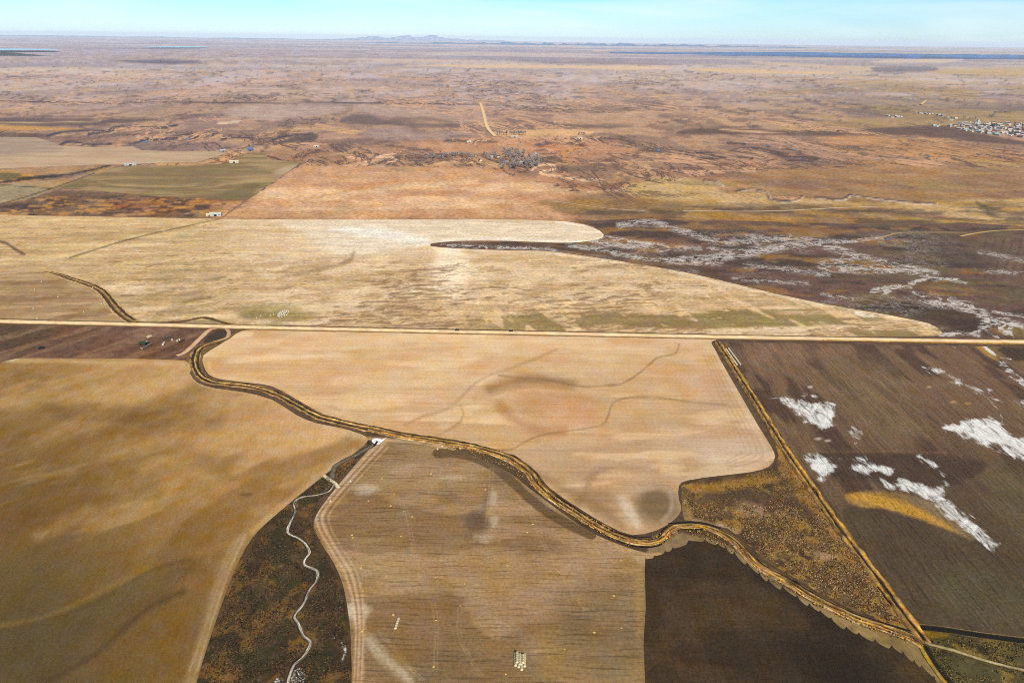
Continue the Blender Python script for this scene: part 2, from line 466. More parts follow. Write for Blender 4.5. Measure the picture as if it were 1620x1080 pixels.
# ---- orange village ground
P.poly([(660, 224), (720, 217), (840, 219), (960, 224), (1010, 236), (960, 250), (860, 250), (760, 246), (680, 240)], (204, 146, 104), 7, 0.7, 5, 40)
P.poly([(560, 232), (660, 222), (760, 232), (740, 246), (640, 246), (570, 242)], (200, 150, 108), 6, 0.6, 4, 40)
P.poly([(870, 228), (915, 228), (920, 238), (880, 242)], (208, 142, 88), 3, 0.8, 2, 20)
P.poly([(660, 212), (720, 208), (760, 214), (700, 220), (600, 220), (570, 208), (640, 203)], (168, 142, 132), 4, 0.7, 3, 40)
P.fog(60, 0.56, 0.66, (92, 66, 58), 0.7, 1.6, 1, 12, sstep(210, 222, py) * sstep(258, 246, py) * sstep(560, 640, px) * sstep(1020, 940, px))
# sandy river bends
RV = (240, 200, 160)
P.line([(842, 269), (850, 263), (866, 260), (880, 264), (874, 269), (860, 271), (855, 274), (872, 278), (898, 281), (926, 285), (946, 284), (953, 287), (948, 291)], RV, 3.6, 1, 0.95, 1.0, 10)
P.line([(540, 251), (552, 249), (559, 251), (552, 255), (540, 256)], RV, 2, 1, 0.9)
P.line([(634, 241), (606, 246), (595, 249), (616, 249), (628, 252), (620, 256), (600, 254), (576, 256), (598, 258), (588, 260), (545, 262)], RV, 2.0, 1, 0.9)
P.line([(655, 264), (690, 259), (716, 256), (760, 258), (800, 260)], (232, 188, 138), 2.0, 1, 0.85)
P.line([(880, 259), (940, 258), (990, 256), (1030, 247), (1070, 246)], (214, 164, 114), 1.8, 1, 0.7)
P.line([(950, 253), (975, 244), (1000, 242), (1060, 244), (1110, 250)], (214, 164, 114), 1.6, 1, 0.6)
P.line([(985, 298), (1000, 292), (1012, 296), (985, 301), (930, 303)], RV, 2.2, 1, 0.8, 1, 10)
P.line([(1000, 279), (1012, 277), (1024, 284), (1035, 279)], (222, 180, 130), 2, 1, 0.8)
P.poly([(880, 262), (940, 263), (945, 269), (900, 272), (882, 268)], (128, 100, 78), 2, 0.8, 1, 15)
P.poly([(820, 284), (900, 290), (990, 296), (960, 300), (880, 294)], (176, 116, 82), 3, 0.6, 2, 25)
# creek scars on the right
for q in [[(1085, 242), (1120, 242), (1128, 249), (1105, 252)], [(1150, 226), (1180, 228)], [(1190, 234), (1198, 236)], [(1212, 230), (1218, 233)], [(1220, 242), (1250, 248), (1290, 250), (1285, 254), (1246, 254)],
          [(1300, 229), (1340, 236), (1372, 243)], [(1290, 224), (1310, 231), (1350, 234), (1400, 242)], [(1504, 250), (1522, 253)], [(1525, 250), (1545, 250)], [(1566, 248), (1600, 252)], [(1455, 247), (1470, 247)], [(1135, 250), (1160, 248), (1190, 251)]]:
    P.line(q, (58, 46, 46), 2.4, 1.3, 0.85, 1.6, 14)
P.line([(1290, 226), (1350, 238), (1430, 244), (1520, 248), (1680, 256)], (200, 146, 90), 5, 3, 0.6, 3, 30)
P.poly([(1360, 212), (1480, 222), (1620, 240), (1700, 246), (1700, 262), (1500, 250), (1380, 236), (1300, 226)], (192, 136, 82), 8, 0.55, 6, 60)
P.poly([(880, 296), (1100, 276), (1400, 262), (1700, 270), (1700, 316), (1480, 318), (1300, 318), (1200, 296), (1060, 280)], (150, 110, 80), 8, 0.65, 6, 80)
P.fog(130, 0.5, 0.62, (176, 132, 82), 0.7, 2.4, 1, 14, sstep(240, 252, py) * sstep(320, 305, py) * sstep(1040, 1200, px), rot=-0.2)
for q in [[(1180, 268), (1280, 262), (1400, 276), (1560, 274), (1700, 268)], [(1300, 300), (1430, 290), (1560, 300), (1700, 296)], [(1080, 268), (1180, 264)]]:
    P.line(q, (196, 152, 98), 1.8, 1.2, 0.55)
# golden meadow of the right-hand creek
P.poly([(978, 302), (1010, 290), (1042, 282), (1090, 283), (1122, 292), (1150, 304), (1190, 302), (1206, 306), (1218, 318), (1244, 320), (1262, 312), (1290, 314), (1350, 320), (1450, 320), (1560, 316), (1700, 320), (1700, 362), (1600, 354), (1520, 346), (1440, 334), (1360, 326), (1250, 328), (1150, 326), (1060, 320)], (200, 166, 112), 3, 0.92, 4, 30)
P.poly([(880, 318), (960, 312), (1060, 320), (1180, 326), (1330, 328), (1440, 338), (1500, 352), (1400, 358), (1200, 352), (1060, 348), (960, 346), (900, 340), (850, 322)], (146, 112, 72), 5, 0.9, 5, 40)
P.fog(50, 0.5, 0.62, (180, 136, 68), 0.75, 2.4, 1, 15, sstep(312, 322, py) * sstep(366, 350, py) * sstep(850, 940, px))
P.fog(40, 0.52, 0.64, (98, 78, 62), 0.7, 2.4, 1, 16, sstep(318, 328, py) * sstep(372, 352, py) * sstep(850, 940, px))
P.fog(45, 0.52, 0.64, (160, 130, 86), 0.7, 2.4, 1, 17, sstep(282, 290, py) * sstep(330, 320, py) * sstep(985, 1010, px))
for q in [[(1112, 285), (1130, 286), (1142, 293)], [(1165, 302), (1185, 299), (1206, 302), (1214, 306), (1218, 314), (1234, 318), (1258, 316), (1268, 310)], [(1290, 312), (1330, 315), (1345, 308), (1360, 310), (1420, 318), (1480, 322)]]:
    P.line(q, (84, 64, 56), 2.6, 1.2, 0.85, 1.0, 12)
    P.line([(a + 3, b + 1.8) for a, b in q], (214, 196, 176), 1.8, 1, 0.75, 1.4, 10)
P.line([(1545, 320), (1560, 330), (1566, 340), (1585, 344)], (90, 74, 50), 3, 2, 0.7, 2, 12)
P.line([(1360, 338), (1450, 346), (1560, 352), (1700, 350)], (186, 152, 84), 3, 2, 0.7, 2, 30)
# ---- left mid farmland strip under the olive field
P.poly([(-200, 318), (0, 324), (92, 300), (160, 304), (240, 311), (330, 314), (392, 317), (352, 345), (0, 341), (-200, 340)], (122, 92, 66), 1.5, 0.95, 1, 20, smooth=False)
P.poly([(150, 318), (230, 313), (330, 316), (388, 318), (352, 340), (260, 336), (180, 330)], (172, 112, 66), 6, 0.8, 5, 14)
P.fog(16, 0.5, 0.62, (196, 142, 76), 0.8, 2.2, 1, 18, sstep(306, 314, py) * sstep(346, 340, py) * sstep(400, 380, px))
P.fog(14, 0.54, 0.64, (70, 50, 42), 0.75, 2.2, 1, 19, sstep(306, 314, py) * sstep(346, 340, py) * sstep(400, 380, px))
P.poly([(-200, 268), (0, 268), (150, 260), (180, 262), (170, 270), (90, 280), (0, 292), (-200, 300)], (178, 138, 96), 2, 0.9, 1, 20)
P.poly([(-200, 275), (0, 270), (36, 276), (62, 278), (40, 284), (0, 291), (-200, 296)], (202, 146, 66), 1.5, 0.9, 1.5, 20)
P.poly([(-200, 276), (0, 273), (34, 277), (20, 284), (0, 285), (-200, 284)], (112, 98, 60), 1.5, 0.9, 1, 20)
P.poly([(-200, 304), (0, 290), (90, 284), (150, 272), (176, 266), (150, 278), (92, 298), (0, 294), (-200, 306)], (180, 144, 100), 1.5, 0.9, 1, 20)
P.poly([(-200, 304), (0, 294), (80, 299), (0, 322), (-200, 318)], (166, 146, 108), 1.0, 0.9)
P.line([(-60, 300), (0, 289), (40, 284), (100, 277), (150, 268), (175, 260)], (66, 52, 40), 3.0, 1.0, 0.9, 1.6, 10)
P.line([(30, 283), (60, 280), (90, 278)], (62, 50, 36), 4.5, 1.4, 0.85, 1.5, 8)
P.line([(0, 292.5), (60, 296.5), (84, 298)], (84, 66, 48), 1.6, 0.8, 0.8)
P.line([(-60, 336), (0, 323), (82, 298.5), (150, 274)], (86, 66, 46), 1.8, 0.8, 0.85)
P.poly([(250, 258), (310, 258), (345, 248), (400, 240), (388, 243), (358, 257), (330, 262), (250, 264)], (206, 156, 98), 1.5, 0.85, 0.8, 15)
P.poly([(388, 243), (420, 243), (418, 251), (440, 256), (480, 258), (476, 263), (440, 257), (360, 262), (358, 258)], (122, 102, 70), 1.5, 0.7, 1, 15)
P.poly([(420, 243), (470, 238), (540, 246), (560, 258), (480, 262), (440, 255)], (160, 118, 88), 3, 0.7, 2, 20)
# ---- orange grazing field between village and stubble
P.poly([(352, 346), (392, 317), (476, 262), (540, 264), (640, 266), (760, 266), (840, 284), (900, 300), (890, 316), (850, 318), (880, 336), (910, 352), (850, 350), (700, 348), (560, 347)], (212, 164, 120), 9, 0.85, 9, 50)
P.poly([(480, 262), (640, 266), (600, 290), (520, 300), (430, 296)], (204, 154, 114), 9, 0.6, 9, 40)
P.fog(90, 0.48, 0.6, (230, 190, 146), 0.7, 2.6, 1, 31, sstep(278, 296, py) * sstep(352, 340, py) * sstep(390, 420, px) * sstep(900, 840, px), rot=0.1)
P.fog(60, 0.52, 0.63, (196, 142, 106), 0.6, 2.6, 1, 32, sstep(262, 270, py) * sstep(352, 340, py) * sstep(390, 420, px) * sstep(900, 840, px), rot=0.2)
P.line([(470, 320), (540, 304), (620, 290), (700, 281), (800, 269)], (214, 158, 100), 2, 1.2, 0.8)
P.line([(352, 344), (388, 318), (430, 288), (478, 258)], (120, 88, 62), 1.6, 0.8, 0.9)
# ---- dark strip south of the road on the left, roadside ground near the canal bend
P.poly([(-200, 506), (0, 512), (320, 519), (352, 520), (318, 545), (300, 556), (294, 572), (120, 568), (30, 567), (-200, 600)], (116, 82, 60), 1.5, 1.0, 0, smooth=False)
P.poly([(-200, 512), (60, 516), (80, 530), (30, 560), (-200, 590)], (94, 72, 52), 5, 0.8, 4, 20)
P.fog(40, 0.5, 0.62, (146, 112, 84), 0.7, 0.35, 2.2, 33, (inside(px, py, np.array([(-200, 506), (0, 512), (352, 520), (300, 556), (294, 572), (-200, 590)]))).astype(float), rot=-0.6)
P.poly([(330, 530), (352, 520), (364, 524), (360, 536), (340, 543), (322, 543)], (74, 58, 46), 2, 0.9, 1, 8)
P.poly([(294, 572), (306, 552), (326, 546), (350, 540), (374, 524), (420, 524), (330, 566), (318, 600)], (132, 104, 64), 3, 0.8, 2, 10)
# ---- ground along the canal and around the scrub (bottom right)
P.poly([(1020, 880), (1100, 846), (1180, 880), (1260, 940), (1400, 1000), (1470, 1030), (1540, 1130), (1600, 1250), (1000, 1250)], (142, 118, 80), 3, 1.0, 0)
P.poly([(1455, 990), (1560, 1006), (1900, 1040), (1900, 1250), (1560, 1250), (1500, 1090)], (88, 78, 44), 2, 1.0, 0, smooth=False)
P.fog(9, 0.5, 0.62, (150, 120, 50), 0.75, 1.6, 1, 34, inside(px, py, np.array([(1455, 996), (1560, 1010), (1900, 1040), (1900, 1250), (1500, 1100)])).astype(float), rot=-0.3)
P.fog(8, 0.52, 0.62, (48, 38, 26), 0.8, 1.6, 1, 35, inside(px, py, np.array([(1455, 996), (1560, 1010), (1900, 1040), (1900, 1250), (1500, 1100)])).astype(float), rot=-0.3)
P.poly([(540, 690), (660, 696), (720, 704), (700, 720), (600, 712), (560, 704)], (196, 156, 112), 2, 0.9)

midz = sstep(345, 300, py) * sstep(82, 130, py)
P.m[:, 2] = midz * (0.02 + 0.42 * sstep(0.48, 0.66, fbm(wx / 700, wy / 900, 61, 3)))
P.m[:, 1] = midz * (0.03 + 0.42 * sstep(0.5, 0.68, fbm(wx / 600, wy / 900, 67, 3)))
flat_ = inside(px, py, np.array([(352, 346), (392, 317), (476, 262), (760, 266), (900, 300), (910, 352)])) | inside(px, py, np.array([(1000, 300), (1120, 276), (1400, 262), (1700, 270), (1700, 316), (1480, 318), (1300, 312)]))
P.m[flat_] *= 0.3
zz = relief(wx, wy)
idx = np.arange(len(wx)).reshape(len(yr), len(tx))
F = np.stack([idx[:-1, :-1].ravel(), idx[:-1, 1:].ravel(), idx[1:, 1:].ravel(), idx[1:, :-1].ravel()], 1)
m_plain = soil_mat("steppe soil", [(math.pi / 2 + 0.3, 30, 140, 0.12)], (9.0, 0.34), (75.0, 0.24), hue=0.025, dark=(95, 0.6), dark_col=(98, 72, 62), gold=(130, 0.6), gold_col=(216, 166, 126), cover_rot=math.pi / 2 + 0.35, cover_str=2.6, vein=(1, 2))
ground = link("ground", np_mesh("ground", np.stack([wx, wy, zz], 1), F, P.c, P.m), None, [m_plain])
tag(ground, kind='structure')

# ================================================================== FIELDS
# -- wind-streaked stubble beyond the road
F1 = [(-200, 334), (0, 340), (170, 343), (345, 346.5), (560, 347.5), (760, 347), (860, 348.5), (906, 352), (938, 360), (955, 371), (946, 379), (905, 384), (860, 383.5), (800, 381), (740, 381), (700, 383), (676, 387),
      (692, 391), (740, 394), (800, 396), (860, 397), (905, 402), (960, 410), (1010, 418), (1080, 430), (1150, 446), (1225, 464), (1300, 480), (1370, 492), (1430, 503), (1470, 512), (1489, 524), (1476, 531.5), (1330, 532), (1080, 527.5), (810, 522), (540, 516.5), (360, 512.5), (180, 508), (0, 504), (-200, 498)]
def p_f1(p):
    p.poly([(-300, 330), (345, 346), (200, 378), (60, 412), (-300, 430)], (206, 170, 122), 6, 0.9, 3, 30)
    p.fog(60, 0.46, 0.6, (174, 142, 96), 0.6, 3.0, 0.7, 51, sstep(430, 300, p.px), rot=0.25)
    p.fog(34, 0.5, 0.6, (214, 184, 132), 0.7, 4.0, 0.7, 52, sstep(430, 300, p.px), rot=0.25)
    p.fog(70, 0.5, 0.62, (198, 162, 118), 0.65, 2.4, 0.8, 53, rot=0.2)
    p.fog(24, 0.52, 0.62, (184, 150, 108), 0.6, 2.0, 0.9, 54, sstep(396, 420, p.py), rot=0.35)
    big = fbm(p.wx / 130, p.wy / 90, 55, 3)
    p.m[:, 2] = (0.32 + 0.22 * sstep(0.4, 0.62, big)) * sstep(392, 425, p.py) * sstep(330, 520, p.px) + (0.24 + 0.14 * sstep(0.45, 0.6, big)) * sstep(520, 330, p.px)
    p.m[:, 1] = 0.30 * sstep(0.5, 0.35, big)
    p.fog(40, 0.5, 0.6, (138, 118, 70), 0.8, 3.5, 0.8, 56, sstep(455, 500, p.py) * sstep(640, 860, p.px))
    p.fog(40, 0.5, 0.6, (150, 130, 84), 0.6, 3.5, 0.8, 59, sstep(455, 490, p.py) * sstep(500, 440, p.px))
    p.fog(22, 0.54, 0.62, (222, 186, 140), 0.8, 0.8, 3.0, 57, sstep(440, 480, p.py) * sstep(640, 800, p.px), rot=0.3)
    p.poly([(470, 348), (860, 349), (930, 360), (950, 371), (900, 383), (800, 380), (690, 382), (640, 392), (560, 398), (500, 380)], (222, 202, 174), 8, 0.85, 6, 40)
    p.poly([(520, 362), (600, 360), (660, 374), (690, 384), (640, 386), (560, 372)], (232, 222, 206), 6, 0.85, 5, 10)
    p.poly([(500, 384), (560, 376), (640, 384), (600, 400), (530, 404)], (224, 206, 180), 8, 0.7, 6, 12)
    p.blob(714, 430, 46, 46, (244, 222, 190), 0.75, 0, 0.5, 20)  # sun hotspot opposite the sun, painted as a pale patch
    p.line([(660, 388), (720, 379), (800, 378), (870, 381), (930, 382), (956, 372), (930, 358), (880, 351)], (234, 220, 200), 4, 2.0, 0.85, 2, 14)
    p.line([(700, 395), (800, 398), (880, 402), (1000, 419)], (232, 212, 184), 3, 2.0, 0.6, 2, 14)
    p.line([(1060, 428), (1180, 457), (1300, 482), (1420, 503), (1480, 516)], (224, 206, 178), 4, 2.5, 0.75, 2.5, 14)
    p.line([(1355, 495), (1370, 500), (1380, 500)], (232, 222, 206), 5, 2, 0.8, 2, 10)
    p.line([(706, 398), (714, 425), (716, 460)], (244, 222, 190), 26, 16, 0.5, 8, 20)  # same sun hotspot drawn out as a soft pale streak in the colour
    p.line([(110, 408), (200, 380), (280, 361), (352, 345)], (112, 92, 60), 1.8, 0.9, 0.85)
    p.line([(100, 407), (195, 377), (340, 347)], (214, 184, 134), 2.0, 1.2, 0.6)
    p.line([(-10, 380), (10, 385), (22, 393), (38, 402)], (104, 82, 52), 4, 1.5, 0.9, 1.0, 10)
    p.line([(440, 440), (540, 418), (560, 400)], (150, 120, 84), 5, 3, 0.5, 3, 20)
    p.blob(460, 500, 60, 10, (150, 128, 72), 0.7); p.blob(405, 497, 30, 9, (138, 116, 66), 0.7)
    p.line([(410, 506), (408, 512)], (222, 188, 140), 3, 1.5, 0.7)
    for k in range(22):
        x = rng.uniform(230, 300); y = 430 + rng.uniform(0, 75)
        p.line([(x, y), (x + rng.uniform(25, 60), y - rng.uniform(3, 12))], (150, 128, 88), 4, 3, 0.5, 2, 12)
    p.line([(205, 494), (240, 492), (300, 480), (350, 470)], (212, 182, 132), 2.5, 1.5, 0.6)
m_f1 = soil_mat("windblown stubble", [(ROAD_A, 5, 120, 0.16), (ROAD_A + 0.05, 14, 120, 0.16)], (4.5, 0.26), (26, 0.2), hue=0.03, dark=(9, 0.8), dark_col=(152, 120, 84), gold=(12, 0.8), gold_col=(236, 206, 160), cover_rot=0.22, cover_str=2.6, lines=[(ROAD_A, 9.5, 60, 0.15), (ROAD_A + 0.01, 4.6, 40, 0.1)])
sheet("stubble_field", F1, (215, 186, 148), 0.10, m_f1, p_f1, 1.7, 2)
# -- greyer cut field with the lone bales, left
def p_f1b(p):
    p.fog(30, 0.48, 0.6, (148, 116, 78), 0.7, 4, 0.8, 61, rot=0.15)
    p.fog(22, 0.54, 0.62, (192, 160, 118), 0.7, 5, 0.7, 62, rot=0.25)
    p.line([(110, 449), (150, 464), (172, 485), (190, 503)], (190, 160, 118), 6, 3, 0.6)
    p.line([(150, 456), (162, 468), (175, 484)], (112, 88, 60), 2, 1.2, 0.7); p.line([(158, 458), (170, 472), (182, 488)], (112, 88, 60), 1.6, 1.2, 0.6)
F1B = [(-200, 436), (0, 430), (66, 429), (90, 436), (112, 446), (148, 458), (168, 474), (186, 492), (204, 508), (0, 504), (-200, 498)]
sheet("hay_field", F1B, (168, 136, 96), 0.16, soil_mat("mown hay ground", [(ROAD_A, 6, 200, 0.2)], (3.0, 0.15), (25, 0.2)), p_f1b, 1.7, 2)

# -- centre stubble below the road
F2 = [(384, 523), (430, 521.5), (540, 524), (810, 530), (1110, 536), (1124, 541), (1140, 570), (1170, 622), (1200, 674), (1220, 706), (1226, 723), (1216, 738), (1190, 746), (1140, 752), (1090, 759), (1074, 768), (1074, 790), (1078, 806),
      (1066, 822), (1040, 838), (1000, 846), (960, 830), (915, 803), (870, 772), (846, 746), (810, 722), (760, 706), (680, 692), (600, 676), (540, 664), (500, 649), (460, 626), (430, 611), (400, 606), (350, 600), (330, 592), (322, 577), (322, 562), (345, 547), (366, 534)]
def p_f2(p):
    lr = sstep(520, 760, p.py + 0.12 * (p.px - 700))
    p.c += (np.array((178, 144, 110)) - p.c) * (0.75 * lr)[:, None]
    p.fog(55, 0.46, 0.6, (206, 164, 116), 0.6, 2.2, 0.8, 71, rot=0.15)
    p.fog(30, 0.52, 0.62, (228, 194, 150), 0.55, 2.6, 0.8, 72, rot=0.1)
    p.fog(90, 0.5, 0.62, (196, 148, 100), 0.6, 1.8, 0.8, 73, sstep(640, 560, p.py))
    p.blob(870, 635, 105, 46, (190, 144, 100), 0.66, 8)
    p.blob(905, 655, 60, 26, (206, 156, 114), 0.7, 8)
    p.line([(775, 614), (800, 606), (840, 600), (880, 602), (905, 608)], (150, 108, 70), 15, 9, 0.7, 5, 20)
    p.line([(790, 640), (815, 665), (855, 680), (890, 682)], (172, 118, 76), 13, 8, 0.5, 4, 20)
    V_ = (136, 106, 72)
    p.line([(790, 594), (823, 598), (860, 600), (900, 608), (927, 612), (955, 610), (983, 607), (1007, 593), (1026, 578), (1040, 566), (1068, 559), (1074, 545)], V_, 2.2, 1.8, 0.6, 1.2, 12)
    p.line([(780, 712), (808, 711), (830, 699), (850, 690), (880, 684), (907, 680), (950, 673), (961, 660), (968, 640), (980, 632), (1000, 628), (1040, 629), (1085, 635), (1150, 640)], V_, 2.2, 1.9, 0.55, 1.2, 12)
    p.line([(640, 672), (673, 657), (705, 648), (726, 632), (750, 608), (773, 594), (820, 578), (880, 553)], (176, 140, 98), 4, 3, 0.6, 2, 14)
    p.line([(690, 690), (722, 672), (733, 655), (728, 642)], (168, 134, 96), 3, 2, 0.6, 2, 14)
    p.line([(880, 850), (920, 790), (935, 755), (960, 742), (1040, 746)], (160, 126, 90), 9, 7, 0.6, 4, 20)
    p.line([(420, 545), (470, 552), (560, 550), (720, 560)], (228, 196, 150), 4, 3, 0.4, 3, 20)
    p.blob(1165, 715, 70, 34, (208, 184, 156), 0.65); p.blob(1090, 700, 80, 24, (200, 172, 142), 0.5)
    p.line([(1134, 560), (1165, 625), (1196, 680), (1212, 716), (1205, 734), (1160, 744), (1095, 752)], (206, 178, 146), 10, 5, 0.6, 2, 20)
    for k in range(4):
        p.line([(1128 - 5 * k, 560), (1158 - 7 * k, 622), (1190 - 8 * k, 680), (1206 - 9 * k, 712), (1200 - 9 * k, 728 - 4 * k), (1150, 741 - 4 * k)], (166, 136, 108), 1.6, 1.1, 0.45)
    p.blob(1035, 800, 40, 34, (122, 98, 70), 0.85, 10); p.blob(955, 795, 50, 26, (148, 114, 80), 0.6, 20)
    p.line([(985, 790), (1000, 815), (1010, 833)], (208, 184, 156), 14, 7, 0.75, 4, 12)
    p.line([(1010, 775), (1045, 770), (1060, 778), (1062, 805), (1048, 824)], (190, 166, 138), 7, 4, 0.65, 2, 12)
    for k in range(3):
        p.line([(1030, 764 + 3 * k), (1060 - 3 * k, 770 + 2 * k), (1068 - 3 * k, 790), (1064 - 3 * k, 812), (1046 - 2 * k, 828)], (150, 126, 100), 1.4, 1.0, 0.5)
    p.line([(330, 575), (340, 593), (400, 602), (440, 610), (500, 641), (560, 662)], (222, 188, 142), 5, 3, 0.5, 2, 12)
    p.line([(384, 610), (400, 598), (420, 590), (452, 588)], (214, 184, 138), 2.5, 1.5, 0.5)
    p.poly([(840, 745), (880, 760), (960, 800), (990, 838), (940, 815), (880, 775)], (140, 106, 74), 9, 0.55, 4, 14)
    p.poly([(360, 530), (384, 524), (400, 526), (396, 532), (372, 536)], (232, 202, 160), 3, 0.6)
m_f2 = soil_mat("pale stubble", [(ROAD_A, 3.2, 160, 0.11), (0.02, 8, 220, 0.07)], (2.4, 0.15), (30, 0.10), lines=[(ROAD_A, 3.8, 60, 0.08)], hue=0.03)
sheet("grain_field", F2, (220, 183, 140), 0.10, m_f2, p_f2, 1.8, 2)

# -- big olive-brown field, left
F3 = [(-200, 600), (0, 573), (30, 566.5), (120, 567), (292, 570), (300, 590), (312, 605), (340, 614), (384, 620), (430, 632), (470, 657), (500, 669), (540, 677), (570, 686), (582, 694), (577, 703), (560, 717), (530, 738), (500, 762), (470, 786), (440, 811), (410, 838), (390, 864),
      (370, 905), (345, 972), (325, 1032), (308, 1090), (280, 1200), (-200, 1200)]
S3 = wdir((310, 1085), (392, 860))
def p_f3(p):
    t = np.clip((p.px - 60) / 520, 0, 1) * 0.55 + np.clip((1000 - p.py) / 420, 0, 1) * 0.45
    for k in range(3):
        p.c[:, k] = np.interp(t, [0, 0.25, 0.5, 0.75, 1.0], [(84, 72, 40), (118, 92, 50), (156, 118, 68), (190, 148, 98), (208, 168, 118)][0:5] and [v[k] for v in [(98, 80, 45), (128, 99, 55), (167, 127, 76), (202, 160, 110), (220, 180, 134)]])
    p.fog(60, 0.45, 0.6, (126, 90, 44), 0.5, 1.0, 2.0, 81, sstep(620, 560, p.px), rot=-0.6)
    p.fog(45, 0.5, 0.62, (196, 156, 104), 0.45, 2.0, 0.8, 82, sstep(900, 820, p.py), rot=0.6)
    D_ = (112, 80, 40)
    for q, w, a in [([(70, 640), (160, 655), (260, 640), (330, 610)], 22, 0.5), ([(100, 655), (180, 648), (240, 668), (330, 660), (420, 642)], 26, 0.55), ([(200, 690), (260, 672), (300, 660)], 14, 0.4),
                    ([(0, 790), (100, 760), (180, 735), (290, 715), (350, 740)], 26, 0.5), ([(0, 820), (60, 810), (160, 800), (240, 780)], 26, 0.5), ([(30, 590), (70, 600), (50, 612)], 14, 0.4)]:
        p.line(q, D_, w, w * 0.6, a * 0.62, 10, 14)
    for q in [[(60, 700), (180, 640), (300, 590)], [(0, 640), (80, 630), (180, 610)], [(230, 740), (330, 700), (420, 660)], [(60, 850), (140, 810), (240, 790)]]:
        p.line(q, (200, 160, 108), 16, 11, 0.35, 10, 12)
    p.poly([(-220, 1010), (0, 998), (60, 985), (130, 965), (185, 935), (250, 900), (320, 880), (300, 910), (220, 980), (120, 1060), (0, 1120), (-220, 1220)], (96, 80, 52), 9, 0.42, 8, 12)
    p.line([(0, 996), (60, 983), (130, 963), (185, 933), (240, 902), (300, 884)], (92, 70, 38), 6, 4, 0.45, 4, 10)
    p.line([(70, 1080), (150, 1035), (230, 965), (290, 935)], (84, 62, 34), 8, 6, 0.6, 4, 16)
    p.line([(0, 990), (80, 972), (170, 930), (230, 898)], (160, 122, 58), 6, 5, 0.4, 3, 14)
    p.poly([(395, 838), (372, 890), (350, 950), (318, 1060), (300, 1100), (284, 1100), (320, 990), (345, 900), (375, 850)], (168, 138, 98), 7, 0.7, 3, 20)
    p.line([(388, 846), (362, 905), (338, 975), (312, 1060)], (198, 172, 128), 3, 2, 0.6, 2, 20)
    p.line([(378, 850), (350, 915), (325, 990), (300, 1060)], (190, 164, 118), 2, 1.5, 0.5, 2, 20)
    p.line([(470, 655), (510, 672), (575, 690)], (214, 184, 146), 12, 7, 0.6, 3, 20)
    p.line([(20, 570), (120, 572), (290, 576)], (206, 172, 124), 6, 3, 0.6, 2, 20)
    p.line([(302, 592), (318, 608), (345, 616), (390, 622), (440, 638)], (204, 170, 124), 4, 2, 0.6)
    p.line([(560, 714), (500, 758), (440, 806), (400, 840)], (206, 170, 124), 9, 5, 0.55, 2, 16)
    p.blob(430, 650, 150, 40, (196, 154, 108), 0.5, 10); p.blob(200, 615, 150, 20, (196, 158, 108), 0.5, -8)
    p.blob(12, 568, 22, 6, (214, 196, 160), 0.7)
    p.blob(385, 782, 14, 5, (110, 84, 50), 0.6, 0, 0.5, 8)
m_f3 = soil_mat("olive cropland", [(S3, 2.2, 12, 0.09), (S3, 9, 60, 0.05)], (1.6, 0.24), (16, 0.12), hue=0.03)
sheet("cropland", F3, (150, 115, 66), 0.10, m_f3, p_f3, 1.9, 2)

